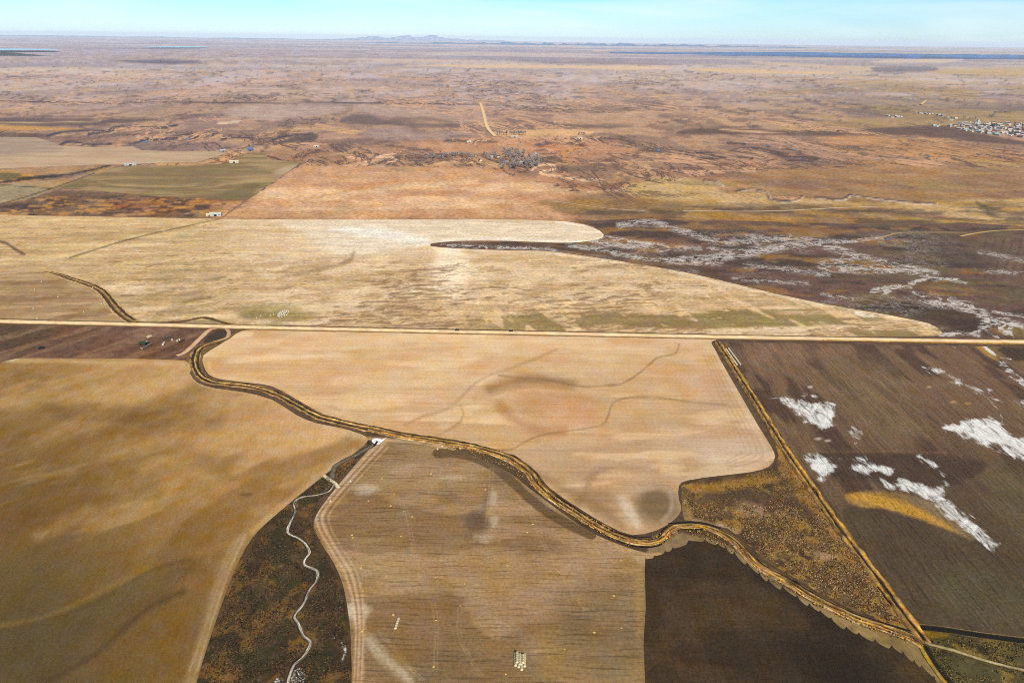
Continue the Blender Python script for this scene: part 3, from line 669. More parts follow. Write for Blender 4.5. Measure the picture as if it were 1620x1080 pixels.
# -- striped field, bottom centre
F4 = [(598, 700), (640, 700), (700, 709), (752, 722), (802, 745), (832, 768), (872, 798), (902, 820), (942, 845), (982, 862), (1022, 874), (1046, 872), (1046, 890), (1020, 900), (1020, 960), (1018, 1010), (1022, 1060), (1022, 1200), (548, 1200), (556, 1090), (556, 1040), (553, 985), (544, 930), (528, 890), (506, 856), (496, 834), (500, 815), (520, 786), (548, 752), (580, 715)]
def p_f4(p):
    p.fog(40, 0.46, 0.6, (128, 98, 66), 0.6, 2, 0.8, 91)
    p.fog(26, 0.52, 0.62, (176, 142, 108), 0.5, 2.4, 0.8, 92)
    p.blob(690, 740, 110, 40, (162, 132, 98), 0.6); p.blob(980, 1000, 120, 90, (112, 92, 62), 0.6); p.blob(720, 1060, 160, 60, (118, 98, 64), 0.5)
    p.blob(800, 900, 120, 30, (156, 120, 78), 0.5)
    W_ = (182, 162, 138)
    p.blob(583, 774, 26, 13, W_, 0.8, -8, 0.5, 10); p.blob(720, 755, 24, 8, W_, 0.6, 0, 0.6, 10); p.blob(780, 785, 9, 16, W_, 0.7, 0, 0.5, 8); p.blob(782, 825, 10, 16, W_, 0.7, 0, 0.5, 8); p.blob(765, 848, 18, 10, W_, 0.6, 0, 0.5, 8)
    p.blob(640, 745, 20, 10, (176, 150, 124), 0.5, 0, 0.5, 10)
    p.blob(755, 830, 26, 22, (104, 80, 62), 0.7, 10, 0.5, 12); p.line([(740, 850), (762, 815), (772, 775)], (112, 88, 70), 9, 6, 0.5)
    p.blob(562, 968, 32, 22, (196, 178, 150), 0.85, 15, 0.5, 8); p.line([(582, 1010), (602, 1035), (640, 1068), (650, 1085)], (182, 164, 136), 17, 8, 0.75, 5, 9)
    p.line([(692, 717), (724, 717), (755, 725), (786, 742), (812, 764), (840, 790), (872, 814), (905, 832), (936, 846)], (104, 80, 54), 15, 1.0, 0.9, 0.8, 10)
    p.line([(605, 700), (570, 735), (540, 768), (514, 800), (506, 818), (512, 838), (532, 872), (552, 905), (566, 950), (570, 1000), (566, 1090)], (188, 154, 118), 15, 5, 0.75, 2, 12)
    for k, c in enumerate([(206, 176, 140), (116, 86, 60), (200, 168, 130), (120, 90, 62), (196, 164, 126)]):
        o = -5 + 5 * k
        p.line([(600 + o, 706), (568 + o, 740), (538 + o, 773), (512 + o, 804), (505 + o, 820), (511 + o, 840), (530 + o, 873), (550 + o, 906), (562 + o * 0.8, 950), (566 + o * 0.6, 1000), (562 + o * 0.6, 1090)], c, 2.4, 1.3, 0.5, 1.2, 8)
    T_ = (176, 146, 104)
    for q in [[(640, 800), (645, 830), (652, 868), (664, 915), (684, 960), (688, 1000), (686, 1060)], [(835, 800), (850, 845), (878, 895), (910, 945), (925, 965)], [(776, 740), (772, 790), (768, 830)], [(725, 960), (724, 1000), (735, 1030), (760, 1070)],
              [(565, 985), (600, 1020), (640, 1050), (670, 1080)], [(660, 800), (690, 760), (700, 740)], [(560, 860), (572, 900), (576, 960)], [(600, 1000), (630, 1035), (665, 1075)], [(810, 880), (802, 910), (790, 935)]]:
        p.line(q, T_, 1.4, 1.1, 0.5); p.line([(a + 5, b) for a, b in q], T_, 1.4, 1.1, 0.4)
    p.line([(1012, 880), (1010, 940), (1012, 1000)], (166, 132, 84), 14, 8, 0.5, 3, 10)
    p.poly([(950, 852), (1000, 868), (1046, 872), (1046, 890), (1020, 892), (980, 872)], (176, 144, 108), 4, 0.7, 2, 10)
m_f4 = soil_mat("windrowed stubble", [(0.0, 8, 80, 0.12), (0.03, 1.2, 14, 0.14)], (2.0, 0.26), (20, 0.10), lines=[(0.0, 3.5, 26, 0.36), (0.02, 1.7, 12, 0.16)], hue=0.03)
sheet("harvested_field", F4, (150, 120, 82), 0.14, m_f4, p_f4, 1.8, 2)

# -- nearly black ploughed field with its scalloped edge
edge = [(1021, 884), (1034, 880), (1062, 868), (1088, 856), (1110, 854), (1135, 860), (1160, 872), (1185, 893), (1210, 913), (1240, 930), (1275, 952), (1310, 974), (1345, 995), (1385, 1012), (1420, 1026), (1450, 1048), (1478, 1070), (1500, 1100)]
ep = smooth_pts(edge, 12)
es = np.concatenate([[0], np.cumsum(np.hypot(np.diff(ep[:, 0]), np.diff(ep[:, 1])))])
sc_pts = []
s_, i_ = 0.0, 0
rr_ = random.Random(4)
while s_ < es[-1] - 4:
    L_ = rr_.uniform(11, 30); amp_ = rr_.uniform(4, 9.5)
    for k in range(10):
        f_ = k / 10
        q = s_ + L_ * f_
        x = np.interp(q, es, ep[:, 0]); y = np.interp(q, es, ep[:, 1])
        bulge = amp_ * (f_ ** 0.45) * (1 - 0.25 * f_ ** 3)
        sc_pts.append((x - 0.15 * bulge, y + bulge - 1.5))
    s_ += L_
F5 = [tuple(p) for p in sc_pts] + [(1530, 1200), (1020, 1200), (1021, 1090), (1018, 1020), (1022, 960), (1020, 900)]
def p_f5(p):
    p.fog(30, 0.42, 0.6, (84, 64, 40), 0.9, 1.6, 1, 101); p.fog(14, 0.5, 0.64, (50, 38, 24), 0.35, 1.4, 1, 102)
    p.blob(1180, 960, 110, 60, (82, 62, 38), 0.6)
    p.blob(1330, 1060, 120, 50, (44, 32, 20), 0.7, 20)
    p.line([(1200, 905), (1280, 965), (1360, 1012)], (46, 34, 22), 22, 14, 0.7, 6, 20)
m_f5 = soil_mat("wet ploughed soil", [(0.0, 1.6, 30, 0.14), (math.pi / 2, 3.0, 60, 0.14)], (1.8, 0.38), (16, 0.16), hue=0.03)
sheet("plowed_field", F5, (68, 52, 33), 0.18, m_f5, p_f5, 1.6, 0)

# -- brown field with salt crust, right
F7 = [(1146, 541), (1330, 544), (1620, 549), (1850, 552), (1900, 800), (1900, 1042), (1750, 1026), (1620, 1010), (1540, 1000), (1466, 993), (1446, 985), (1410, 935), (1360, 868), (1316, 808), (1275, 750), (1240, 696), (1205, 640), (1168, 578)]
def p_f7(p):
    lo = sstep(560, 900, p.py)
    p.c += (np.array((80, 64, 44)) - p.c) * (0.85 * lo)[:, None]
    p.fog(40, 0.46, 0.6, (124, 98, 70), 0.6, 3, 0.8, 111, 1 - 0.5 * lo, rot=FENCE_A)
    p.fog(26, 0.52, 0.62, (78, 58, 46), 0.7, 3, 0.8, 112, rot=FENCE_A)
    p.poly([(1330, 560), (1420, 580), (1460, 660), (1450, 710), (1380, 690), (1300, 600)], (126, 104, 74), 20, 0.55, 8, 20)
    p.poly([(1560, 740), (1700, 760), (1720, 900), (1640, 880), (1560, 800)], (108, 94, 64), 20, 0.6, 8, 20)
    p.poly([(1160, 545), (1330, 548), (1300, 570), (1180, 580)], (138, 106, 82), 12, 0.6, 6, 20)
    p.poly([(1286, 718), (1400, 716), (1500, 720), (1560, 735), (1500, 770), (1380, 760), (1300, 750)], (74, 56, 44), 6, 0.7, 4, 12)
    p.poly([(1332, 808), (1400, 812), (1440, 818), (1490, 834), (1530, 852), (1560, 870), (1640, 900), (1900, 960), (1900, 1060), (1466, 1000), (1400, 930)], (86, 70, 50), 2.5, 0.9, 2, 10)
    p.poly([(1480, 900), (1640, 920), (1720, 1010), (1500, 980)], (94, 84, 58), 20, 0.6, 6, 14)
    p.line([(1250, 716), (1380, 714), (1500, 716)], (128, 100, 74), 3, 1.8, 0.5)
    G_ = 1
    p.poly([(1338, 784), (1372, 776), (1412, 784), (1452, 800), (1484, 818), (1526, 846), (1490, 834), (1440, 816), (1400, 806), (1356, 800)], (172, 130, 60), 3, 0.85, 3, 6)
    p.poly([(1344, 786), (1372, 780), (1412, 788), (1452, 804), (1484, 822), (1520, 845), (1490, 832), (1440, 814), (1400, 805)], None, 4, 0.62, 2, 6, ch=1)
    p.poly([(1370, 776), (1440, 782), (1500, 808), (1540, 846), (1528, 850), (1480, 816), (1420, 786)], (136, 112, 76), 4, 0.8, 3, 6)
    s = dict(ch=0, soft=9, wob=8, size=7)
    for q, a in [([(1228, 630), (1262, 633), (1290, 638), (1323, 637), (1319, 660), (1316, 672), (1298, 680), (1280, 670), (1258, 652)], 0.78), ([(1268, 626), (1295, 622), (1296, 628), (1275, 631)], 0.55),
                 ([(1342, 678), (1370, 680), (1366, 694), (1342, 690)], 0.46), ([(1380, 686), (1392, 692), (1386, 694)], 0.5), ([(1342, 698), (1358, 700), (1350, 704)], 0.45),
                 ([(1270, 720), (1300, 722), (1324, 734), (1318, 750), (1298, 763), (1288, 750)], 0.74),
                 ([(1330, 724), (1372, 721), (1368, 734), (1348, 730)], 0.56), ([(1344, 735), (1388, 732), (1414, 746), (1402, 752), (1388, 748), (1372, 756), (1354, 748)], 0.74),
                 ([(1385, 752), (1412, 760), (1440, 756), (1470, 768), (1494, 768), (1484, 745), (1452, 724), (1462, 722), (1490, 742), (1500, 768), (1496, 776), (1530, 815), (1548, 832), (1582, 866), (1560, 868), (1540, 848), (1512, 830), (1492, 812), (1470, 792), (1436, 780), (1408, 772)], 0.72),
                 ([(1490, 676), (1514, 668), (1540, 661), (1578, 660), (1592, 680), (1620, 694), (1680, 712), (1720, 744), (1660, 738), (1600, 720), (1570, 708), (1530, 696)], 0.8),
                 ([(1458, 580), (1472, 580), (1490, 588), (1478, 591)], 0.7), ([(1486, 584), (1508, 596), (1532, 607), (1566, 616), (1552, 622), (1528, 613), (1506, 604)], 0.76), ([(1566, 627), (1582, 632), (1576, 634)], 0.6),
                 ([(1576, 570), (1594, 574), (1612, 590), (1640, 606), (1720, 640), (1720, 660), (1640, 622), (1606, 596)], 0.78), ([(1606, 634), (1650, 642), (1650, 656), (1616, 646)], 0.7), ([(1612, 680), (1660, 694), (1640, 700)], 0.5), ([(1460, 545), (1500, 546), (1530, 550), (1490, 553)], 0.45)]:
        p.poly(q, None, amt=min(1, a * 1.02), **s)
    p.line([(1480, 582), (1520, 605), (1552, 622), (1572, 640), (1582, 652), (1586, 668)], None, 2.2, 1.5, 0.7, 1, 6, ch=0)
    p.line([(1215, 630), (1245, 630)], None, 3, 2, 0.7, 1, 6, ch=0)
    for x, y in [(1282, 612), (1470, 612), (1508, 636), (1531, 638), (1295, 694), (1310, 697)]:
        p.blob(x, y, 6, 2, (186, 142, 84) if y > 605 and x > 1400 else (200, 190, 180), 0.8)
    p.poly([(1530, 546), (1560, 550), (1584, 566), (1620, 576), (1760, 600), (1760, 552), (1620, 546)], (128, 104, 62), 3, 0.85, 3, 8)
    p.poly([(1540, 546), (1556, 548), (1580, 568), (1566, 566)], (186, 140, 66), 3, 0.8, 2, 6)
    p.poly([(1590, 548), (1700, 560), (1700, 580), (1620, 572), (1586, 562)], (66, 50, 40), 3, 0.8, 3, 6)
    p.line([(1554, 546), (1566, 555), (1574, 562)], None, 5, 2, 0.8, 1.5, 5, ch=0); p.line([(1582, 566), (1600, 568)], None, 3, 2, 0.6, 1.5, 5, ch=0)
m_f7 = soil_mat("brown tilled soil", [(FENCE_A, 2.2, 50, 0.2), (FENCE_A, 7, 140, 0.14)], (2.2, 0.34), (18, 0.16), lines=[(FENCE_A, 3.4, 30, 0.34)], hue=0.03, salt=(6.5, 0.85), cover_rot=FENCE_A, cover_str=2.4, gold=(1.6, 0.8))
sheet("tilled_field", F7, (120, 92, 70), 0.12, m_f7, p_f7, 1.8, 0)

# -- salt marsh beyond the road, right
F8 = [(672, 387), (700, 383), (760, 381), (860, 383), (930, 381), (958, 372), (940, 358), (905, 350), (1000, 346), (1200, 350), (1420, 356), (1520, 352), (1620, 358), (1900, 366), (1900, 545), (1620, 536), (1478, 532), (1490, 523), (1470, 511), (1430, 502), (1370, 491), (1300, 479), (1225, 463), (1150, 445), (1080, 429), (1010, 417), (960, 409), (905, 401), (860, 396), (740, 393), (692, 390.5)]
def p_f8(p):
    p.fog(70, 0.45, 0.6, (142, 102, 74), 0.65, 2, 0.8, 121, sstep(1300, 1000, p.px))
    p.fog(40, 0.5, 0.6, (80, 62, 52), 0.75, 2.2, 0.8, 122)
    p.fog(30, 0.55, 0.64, (160, 118, 62), 0.7, 2.2, 0.8, 123)
    p.fog(30, 0.52, 0.62, (112, 96, 66), 0.7, 2.2, 0.8, 124, sstep(1250, 1450, p.px))
    p.poly([(1440, 375), (1520, 372), (1600, 390), (1580, 420), (1500, 415), (1440, 395)], (84, 68, 60), 10, 0.7, 6, 20)
    p.poly([(1540, 378), (1720, 378), (1720, 470), (1620, 460), (1560, 420)], (116, 92, 72), 8, 0.7, 5, 20)
    for k in range(14):
        x = 1560 + 14 * k
        p.line([(x, 380), (x - 16, 440)], (86, 66, 54), 3.0, 2, 0.5, 1.5, 10)
    p.poly([(1360, 490), (1420, 482), (1500, 486), (1560, 512), (1540, 526), (1480, 508), (1400, 496)], (72, 56, 44), 6, 0.75, 4, 14)
    p.poly([(1340, 470), (1420, 462), (1400, 480), (1350, 482)], (120, 98, 58), 6, 0.6, 4, 14)
    p.line([(680, 388), (760, 390), (860, 391), (920, 397), (1010, 408), (1080, 422), (1180, 448)], (96, 72, 54), 8, 4, 0.7, 2, 12)
    for q in [(1110, 360, 60, 6), (1070, 362, 40, 5)]:
        p.blob(*q, (150, 112, 70), 0.6)
    for q, w, a in [([(900, 388), (950, 395), (990, 404), (1040, 411), (1090, 415), (1140, 416)], 9, 0.52), ([(950, 374), (1000, 382), (1040, 387), (1060, 390)], 7, 0.55), ([(935, 381), (985, 388), (1030, 391)], 9, 0.58),
                    ([(980, 356), (1030, 352), (1060, 360), (1100, 372), (1140, 383), (1200, 381), (1250, 376)], 12, 0.52), ([(1040, 396), (1100, 392), (1160, 398), (1200, 390)], 10, 0.44),
                    ([(1060, 412), (1120, 408), (1180, 402), (1230, 392), (1290, 386), (1330, 396), (1356, 408)], 13, 0.56), ([(1180, 374), (1230, 376), (1290, 380), (1340, 382)], 9, 0.46),
                    ([(1320, 384), (1370, 380), (1398, 376)], 5, 0.66), ([(1355, 406), (1300, 420), (1340, 426), (1400, 426), (1460, 430), (1480, 438)], 15, 0.52), ([(1330, 392), (1380, 410), (1440, 420), (1480, 432)], 9, 0.5),
                    ([(1400, 462), (1425, 454), (1445, 448), (1470, 440), (1510, 442), (1528, 446)], 6, 0.7), ([(1380, 460), (1410, 454), (1440, 452)], 9, 0.52), ([(1440, 456), (1450, 466)], 3, 0.6),
                    ([(1462, 474), (1490, 478), (1520, 482), (1548, 492), (1562, 504), (1556, 520)], 17, 0.62), ([(1556, 500), (1562, 512), (1554, 520)], 5, 0.75), ([(1570, 492), (1610, 498), (1680, 506)], 6, 0.62),
                    ([(1572, 508), (1592, 506), (1600, 516), (1590, 530)], 8, 0.62), ([(1490, 530), (1520, 526), (1548, 531)], 8, 0.58), ([(1560, 526), (1580, 534)], 4, 0.66), ([(1600, 510), (1640, 520), (1700, 524)], 8, 0.6), ([(1570, 512), (1586, 516), (1582, 522)], 3, 0.7),
                    ([(1160, 440), (1220, 446), (1280, 448)], 8, 0.4), ([(1300, 466), (1350, 472)], 7, 0.42), ([(1550, 400), (1620, 412), (1680, 420)], 10, 0.42), ([(1560, 430), (1640, 432)], 8, 0.4), ([(1180, 420), (1260, 428), (1310, 434)], 12, 0.42), ([(700, 388), (760, 391), (830, 393), (880, 396)], 6, 0.6), ([(1560, 498), (1565, 509), (1556, 520), (1546, 524), (1530, 529)], 4, 0.95), ([(1570, 507), (1586, 510), (1590, 515), (1580, 519), (1596, 526), (1604, 534)], 3.2, 0.95), ([(1585, 508), (1606, 514), (1640, 512)], 3.2, 0.9)]:
        p.line(q, None, w, w * 0.45, min(1, a * 1.1), 3, 12, ch=0)
    p.m[:, 0] = np.maximum(p.m[:, 0], 0.27 * sstep(0.5, 0.62, fbm(p.wx / 90, p.wy / 70, 129, 3)) * sstep(352, 372, p.py) * sstep(1600, 1450, p.px))
    p.poly([(1570, 518), (1700, 520), (1700, 536), (1600, 533)], (150, 124, 62), 4, 0.6, 3, 10)
m_f8 = soil_mat("salt marsh soil", None, (4.5, 0.34), (28, 0.3), salt=(15, 0.52), salt_col=(208, 198, 188), cover_rot=-0.15, cover_str=1.7, vein=(0,), soft_salt=(0.32, 0.80))
sheet("salt_marsh", F8, (112, 84, 70), 0.06, m_f8, p_f8, 1.7, 0)

# -- olive field and pale field, left middle distance
F9 = [(92, 298), (150, 276), (182, 266), (212, 262), (300, 262), (360, 259), (390, 244), (420, 243), (424, 252), (476, 258), (440, 283), (390, 317), (330, 314), (240, 310), (160, 303)]
def p_f9(p):
    p.fog(60, 0.47, 0.6, (128, 106, 66), 0.7, 3, 0.7, 131)
    p.fog(50, 0.54, 0.63, (170, 140, 92), 0.7, 4, 0.6, 132)
    p.poly([(200, 266), (340, 264), (420, 270), (330, 282), (230, 280)], (132, 108, 70), 6, 0.7, 3, 30)
    p.line([(155, 288), (190, 293), (240, 295), (300, 296), (360, 292), (430, 282)], (184, 152, 106), 3, 1.8, 0.7, 2, 20); p.line([(160, 296), (260, 298), (340, 294)], (110, 92, 58), 1.4, 1, 0.6)
    p.poly([(330, 314), (380, 296), (410, 292), (388, 314)], (122, 104, 66), 4, 0.7, 2, 14); p.poly([(92, 298), (112, 290), (140, 292), (120, 300)], (116, 102, 62), 4, 0.7)
    p.poly([(430, 272), (470, 260), (452, 276)], (196, 168, 134), 3, 0.7)
sheet("pasture", F9, (168, 138, 98), 0.25, soil_mat("olive pasture", [(0.1, 9, 300, 0.1)], (4, 0.14), (40, 0.14)), p_f9, 1.6, 0)
F10 = [(-200, 206), (0, 217), (58, 217.5), (76, 223), (96, 231), (150, 233), (210, 232), (224, 238), (280, 240), (350, 239), (360, 243), (342, 248), (310, 257.5), (250, 258), (196, 261), (150, 261), (0, 267), (-200, 262)]
def p_f10(p):
    p.poly([(-220, 200), (70, 218), (100, 232), (60, 244), (-220, 246)], (160, 138, 120), 3, 0.7, 2, 40)
    p.fog(60, 0.5, 0.62, (202, 170, 138), 0.6, 5, 0.6, 141)
sheet("fallow_field", F10, (186, 156, 122), 0.25, soil_mat("fallow soil", [(0.05, 12, 400, 0.1)], (4, 0.12), (50, 0.1)), p_f10, 1.6, 0)

# -- scrub valley with the white creek
F6 = [(598, 699), (578, 714), (545, 745), (516, 776), (494, 806), (489, 834), (502, 862), (524, 896), (542, 935), (552, 985), (556, 1040), (554, 1200), (270, 1200), (306, 1092), (324, 1034), (344, 974), (369, 906), (388, 866), (408, 840), (438, 813), (468, 788), (498, 764), (528, 740), (558, 719), (574, 706), (580, 696)]
def p_f6(p):
    p.fog(12, 0.48, 0.6, (62, 48, 30), 0.7, 1, 1, 151)
    p.fog(10, 0.54, 0.62, (140, 100, 48), 0.6, 1, 1, 152)
    p.fog(9, 0.56, 0.63, (58, 58, 32), 0.7, 1, 1, 153)
    p.poly([(560, 720), (578, 724), (548, 765), (528, 788), (515, 772), (535, 740)], (150, 104, 54), 6, 0.7, 4, 8)
    p.poly([(578, 703), (598, 704), (584, 722), (560, 726)], (62, 54, 36), 3, 0.8)
    p.line([(446, 1000), (430, 960), (440, 930), (470, 880)], (104, 84, 62), 10, 6, 0.5, 4, 8)
    p.poly([(455, 1075), (470, 1055), (484, 1060), (478, 1085)], None, 3, 0.55, 3, 4, ch=0); p.poly([(436, 1072), (448, 1072), (446, 1092), (432, 1092)], None, 3, 0.62, 3, 4, ch=0)
    p.line([(541, 1016), (546, 1030), (538, 1050)], None, 6, 3, 0.52, 3, 4, ch=0); p.blob(527, 1008, 5, 7, None, 0.5, ch=0)
    p.line([(546, 720), (566, 708), (580, 704)], (150, 140, 120), 3, 2, 0.6, 1, 6)
m_f6 = soil_mat("valley scrub", None, (1.7, 0.42), (7, 0.35), salt=(1.8, 0.8))
sheet("scrubland", F6, (90, 68, 44), 0.06, m_f6, p_f6, 1.7, 2)

# -- tussock triangle beside the canal
F11 = [(1078, 768), (1092, 761), (1142, 755), (1192, 749), (1220, 741), (1232, 722), (1226, 700), (1202, 655), (1170, 600), (1144, 560), (1132, 542), (1146, 543), (1166, 575), (1205, 640), (1242, 698), (1278, 752), (1318, 810), (1360, 868), (1410, 936), (1446, 986), (1452, 1000), (1404, 986), (1352, 966), (1302, 941), (1252, 911), (1212, 888), (1182, 860), (1152, 836), (1112, 826), (1082, 822), (1078, 796)]
def p_f11(p):
    p.fog(9, 0.46, 0.6, (76, 56, 38), 0.8, 1, 1, 161)
    p.fog(8, 0.54, 0.62, (170, 128, 62), 0.7, 1, 1, 162)
    p.poly([(1100, 775), (1170, 770), (1240, 780), (1290, 810), (1240, 812), (1160, 800)], (88, 66, 48), 8, 0.8, 5, 10)
    p.poly([(1090, 768), (1150, 760), (1210, 752), (1230, 760), (1170, 772), (1110, 780)], (168, 124, 56), 5, 0.7, 4, 8)
    for x, y, a, b in [(1190, 806, 34, 12), (1240, 812, 26, 10), (1110, 828, 40, 8), (1145, 838, 30, 8), (1300, 878, 24, 8), (1240, 850, 20, 6)]:
        p.blob(x, y, a, b, (172, 138, 106), 0.75, 10, 0.6, 8)
    for x, y in [(1298, 925), (1326, 932)]:
        p.blob(x, y, 13, 8, (150, 122, 66), 0.8, 20, 0.2)
    p.line([(1084, 790), (1088, 808), (1094, 822)], (196, 164, 120), 3, 1.5, 0.8)
    p.poly([(1082, 790), (1092, 800), (1098, 824), (1078, 824), (1074, 812)], (160, 128, 76), 3, 0.8)
    p.line([(1128, 545), (1160, 598), (1196, 656), (1224, 704), (1262, 760), (1310, 830), (1380, 925), (1440, 996)], (176, 130, 62), 13, 6, 0.75, 4, 8)
    p.line([(1236, 730), (1290, 810), (1330, 860)], (150, 106, 60), 12, 6, 0.6, 5, 8)
m_f11 = soil_mat("tussock ground", None, (1.7, 0.46), (6, 0.32))
sheet("tussock_meadow", F11, (112, 86, 54), 0.08, m_f11, p_f11, 1.7, 0)

# ================================================================== ROADS, CANALS, CREEK
m_strip = soil_mat("bank soil", None, (1.6, 0.34), (6, 0.24))
m_road = soil_mat("gravel road", [(ROAD_A, 1.3, 60, 0.08)], (1.0, 0.08), (20, 0.08))
RT, RV_ = (238, 204, 158), (150, 114, 70)
ribbon("dirt_road", ROADPX, [(7.4, -0.25, (112, 84, 54)), (5.4, 0.0, (128, 96, 60)), (3.0, 0.25, RT), (0, 0.4, (240, 208, 164)), (-3.0, 0.25, RT), (-5.2, 0.0, (150, 114, 72)), (-7.0, -0.2, (120, 90, 58))], m_road, 1.0, 0.42, 0.9, 3, colvar=0.16)
ribbon("verge", [(1270, 537.2), (1400, 539.8), (1500, 541.8), (1620, 543.5), (1850, 546.5)], [(3, 0, (206, 162, 84)), (0, 0.5, (196, 148, 70)), (-3.5, 0, (120, 90, 52))], m_strip, 1.0, 0.25, 1.5, 3, px=True)
ribbon("dirt_road", [(760, 163.5), (766, 183), (769, 196), (774, 206), (784, 216)], [(7, 0, (214, 178, 132)), (0, 0.2, (234, 198, 150)), (-7, 0, (214, 178, 132))], m_road, 1.0, 1.2, 1.0, 12, colvar=0.06)
TR = (206, 172, 136)
def track(pts, w=3.0, c=TR, z=0.3, **k):
    return ribbon("track", pts, [(w / 2, 0, c), (0, 0.1, tuple(v * 1.04 for v in c)), (-w / 2, 0, c)], m_road, 1.0, z, 0.5, 3, colvar=0.12, **k)
track([(352, 518.6), (334, 521), (320, 532), (306, 546), (292, 558), (280, 563)], 5.5, (206, 166, 130))
track([(350, 518), (358, 520.5), (362, 526), (360, 533), (352, 537), (338, 541)], 4.0, (196, 158, 118))
track([(865, 318.5), (900, 322), (960, 330), (1020, 334)], 4.5, (192, 160, 130), 0.4)
track([(1080, 333.6), (1165, 334.6), (1240, 333.5), (1330, 329), (1390, 327)], 5, (200, 178, 152), 0.4)
track([(1390, 378), (1420, 369), (1460, 368), (1530, 368)], 5, (168, 142, 104), 0.4)
track([(1520, 374), (1545, 369), (1580, 365), (1640, 364)], 5, (188, 158, 100), 0.4)
track([(783, 166), (796, 165.8)], 14, (224, 188, 142), 1.0); track([(1457, 167), (1465, 160)], 12, (214, 180, 120), 5.0)

GOLD, GOLD2, BRN, DRK, TAN = (182, 146, 90), (156, 120, 68), (98, 76, 46), (54, 41, 26), (178, 146, 106)
# main canal: two dark channels with a grassed ridge between
CAN = [(348, 541), (330, 545), (316, 551), (309, 563), (309, 578), (316, 592), (328, 601), (352, 607), (390, 610.5), (420, 617), (450, 629), (480, 646), (505, 658.5), (540, 668), (585, 678), (640, 690), (700, 699), (750, 708), (790, 719), (816, 731), (838, 748), (855, 770), (878, 790), (905, 808), (938, 829), (970, 846), (1002, 856), (1028, 858), (1046, 852), (1056, 842), (1068, 834.5), (1088, 831.5), (1110, 832.5), (1138, 842), (1162, 857), (1182, 878), (1204, 898), (1240, 917), (1280, 941), (1320, 962), (1360, 980), (1400, 993), (1436, 1006), (1462, 1020)]
can_prof = [(9.0, 0.0, (150, 114, 74)), (8.0, 0.0, (84, 62, 36)), (6.9, 0.0, (58, 42, 26)), (5.6, 0.2, (120, 86, 46)), (4.2, 0.6, (150, 108, 58)), (2.6, 1.5, GOLD), (1.4, 1.2, GOLD2), (0.6, 0.2, BRN), (-0.6, 0.0, DRK), (-1.8, 0.3, (120, 86, 48)), (-3.0, 1.5, GOLD), (-4.3, 1.3, (176, 128, 66)), (-5.6, 0.5, (134, 98, 54)), (-6.8, 0.6, GOLD), (-8.0, 0.0, TAN)]
can_up = [(8.4, 0.0, TAN), (6.9, 0.3, (128, 96, 56)), (5.6, 0.0, (58, 42, 24)), (4.0, 0.0, (74, 54, 32)), (2.6, 0.9, (120, 88, 48)), (1.2, 1.4, (172, 134, 76)), (0.0, 1.5, (206, 166, 104)), (-1.2, 0.6, (130, 98, 54)), (-2.4, 0.0, (50, 36, 22)), (-4.2, 0.0, (62, 46, 28)), (-5.6, 0.5, (104, 78, 44)), (-6.8, 0.9, (176, 138, 78)), (-7.6, 0.5, (142, 108, 62)), (-8.8, 0.0, TAN)]
ribbon("canal", CAN[:15], can_up, m_strip, 1.0, 0.26, 1.7, 1.0, seed=3, colvar=0.5, wfun=lambda t: np.interp(t, [0, 0.08, 0.3, 1], [0.4, 0.64, 0.47, 0.57]))
ribbon("canal", CAN[14:], can_prof, m_strip, 1.0, 0.27, 1.5, 0.9, seed=4, colvar=0.6, wfun=lambda t: np.interp(t, [0, 0.3, 0.45, 0.62, 1.0], [0.58, 0.6, 0.48, 0.42, 0.46]))
# black water in the two channels of the lower canal
m_water, nt_, b_ = new_mat("dark water")
b_.inputs["Base Color"].default_value = (0.008, 0.007, 0.005, 1); b_.inputs["Roughness"].default_value = 0.5; b_.inputs["Specular IOR Level"].default_value = 0.04
def water(name, pts, w, z, **k):
    o = ribbon(name, pts, [(w / 2, 0, (20, 18, 14)), (0, 0, (20, 18, 14)), (-w / 2, 0, (20, 18, 14))], m_strip, 1.0, z, 0.5, 1.2, **k)
    o.data.materials.clear(); o.data.materials.append(m_water)
    return o
def shift(pts, dx, dy): return [(a + dx, b + dy) for a, b in pts]
water("canal_water", [(940, 836.5), (970, 853), (1002, 864), (1030, 866), (1048, 860), (1056, 848), (1066, 840), (1086, 837.5), (1112, 838)], 1.3, 0.62)
water("canal_water", [(880, 786), (920, 812), (970, 840), (1000, 849), (1030, 850.5)], 1.2, 0.7)
water("canal_water", [(1058, 829), (1084, 826.2), (1112, 827.5), (1140, 837)], 1.2, 0.6)
water("canal_water", [(1196, 884), (1222, 905), (1262, 927), (1300, 948), (1350, 970), (1400, 986), (1440, 999)], 0.9, 0.62)
# upper-left canal
ribbon("canal", [(70, 429.5), (92, 434), (112, 441), (140, 450), (160, 460), (174, 475), (188, 492), (206, 506), (216, 510)],
       [(9, 0, (196, 160, 112)), (7, 0.8, (206, 168, 110)), (5, 0.2, DRK), (2.5, 0.1, (96, 72, 42)), (0, 1.6, (190, 150, 90)), (-2.5, 0.2, BRN), (-5.5, 0.0, (70, 52, 30)), (-7.5, 0.8, (192, 154, 102)), (-9.5, 0, (186, 154, 112))], m_strip, 1.0, 0.26, 1.5, 2.5, seed=6, wfun=lambda t: np.interp(t, [0, 0.2, 1], [0.3, 0.62, 0.8]))
ribbon("ditch", [(210, 509), (250, 510.5), (290, 508), (318, 502.5), (332, 504), (352, 509.5), (372, 514), (420, 516)], [(6, 0, (192, 156, 106)), (3, 0.6, (196, 158, 100)), (1, 0.0, (76, 56, 34)), (-2.5, 0.1, (100, 76, 46)), (-5, 0.0, (150, 118, 74))], m_strip, 0.7, 0.28, 1.2, 2.5, seed=8)
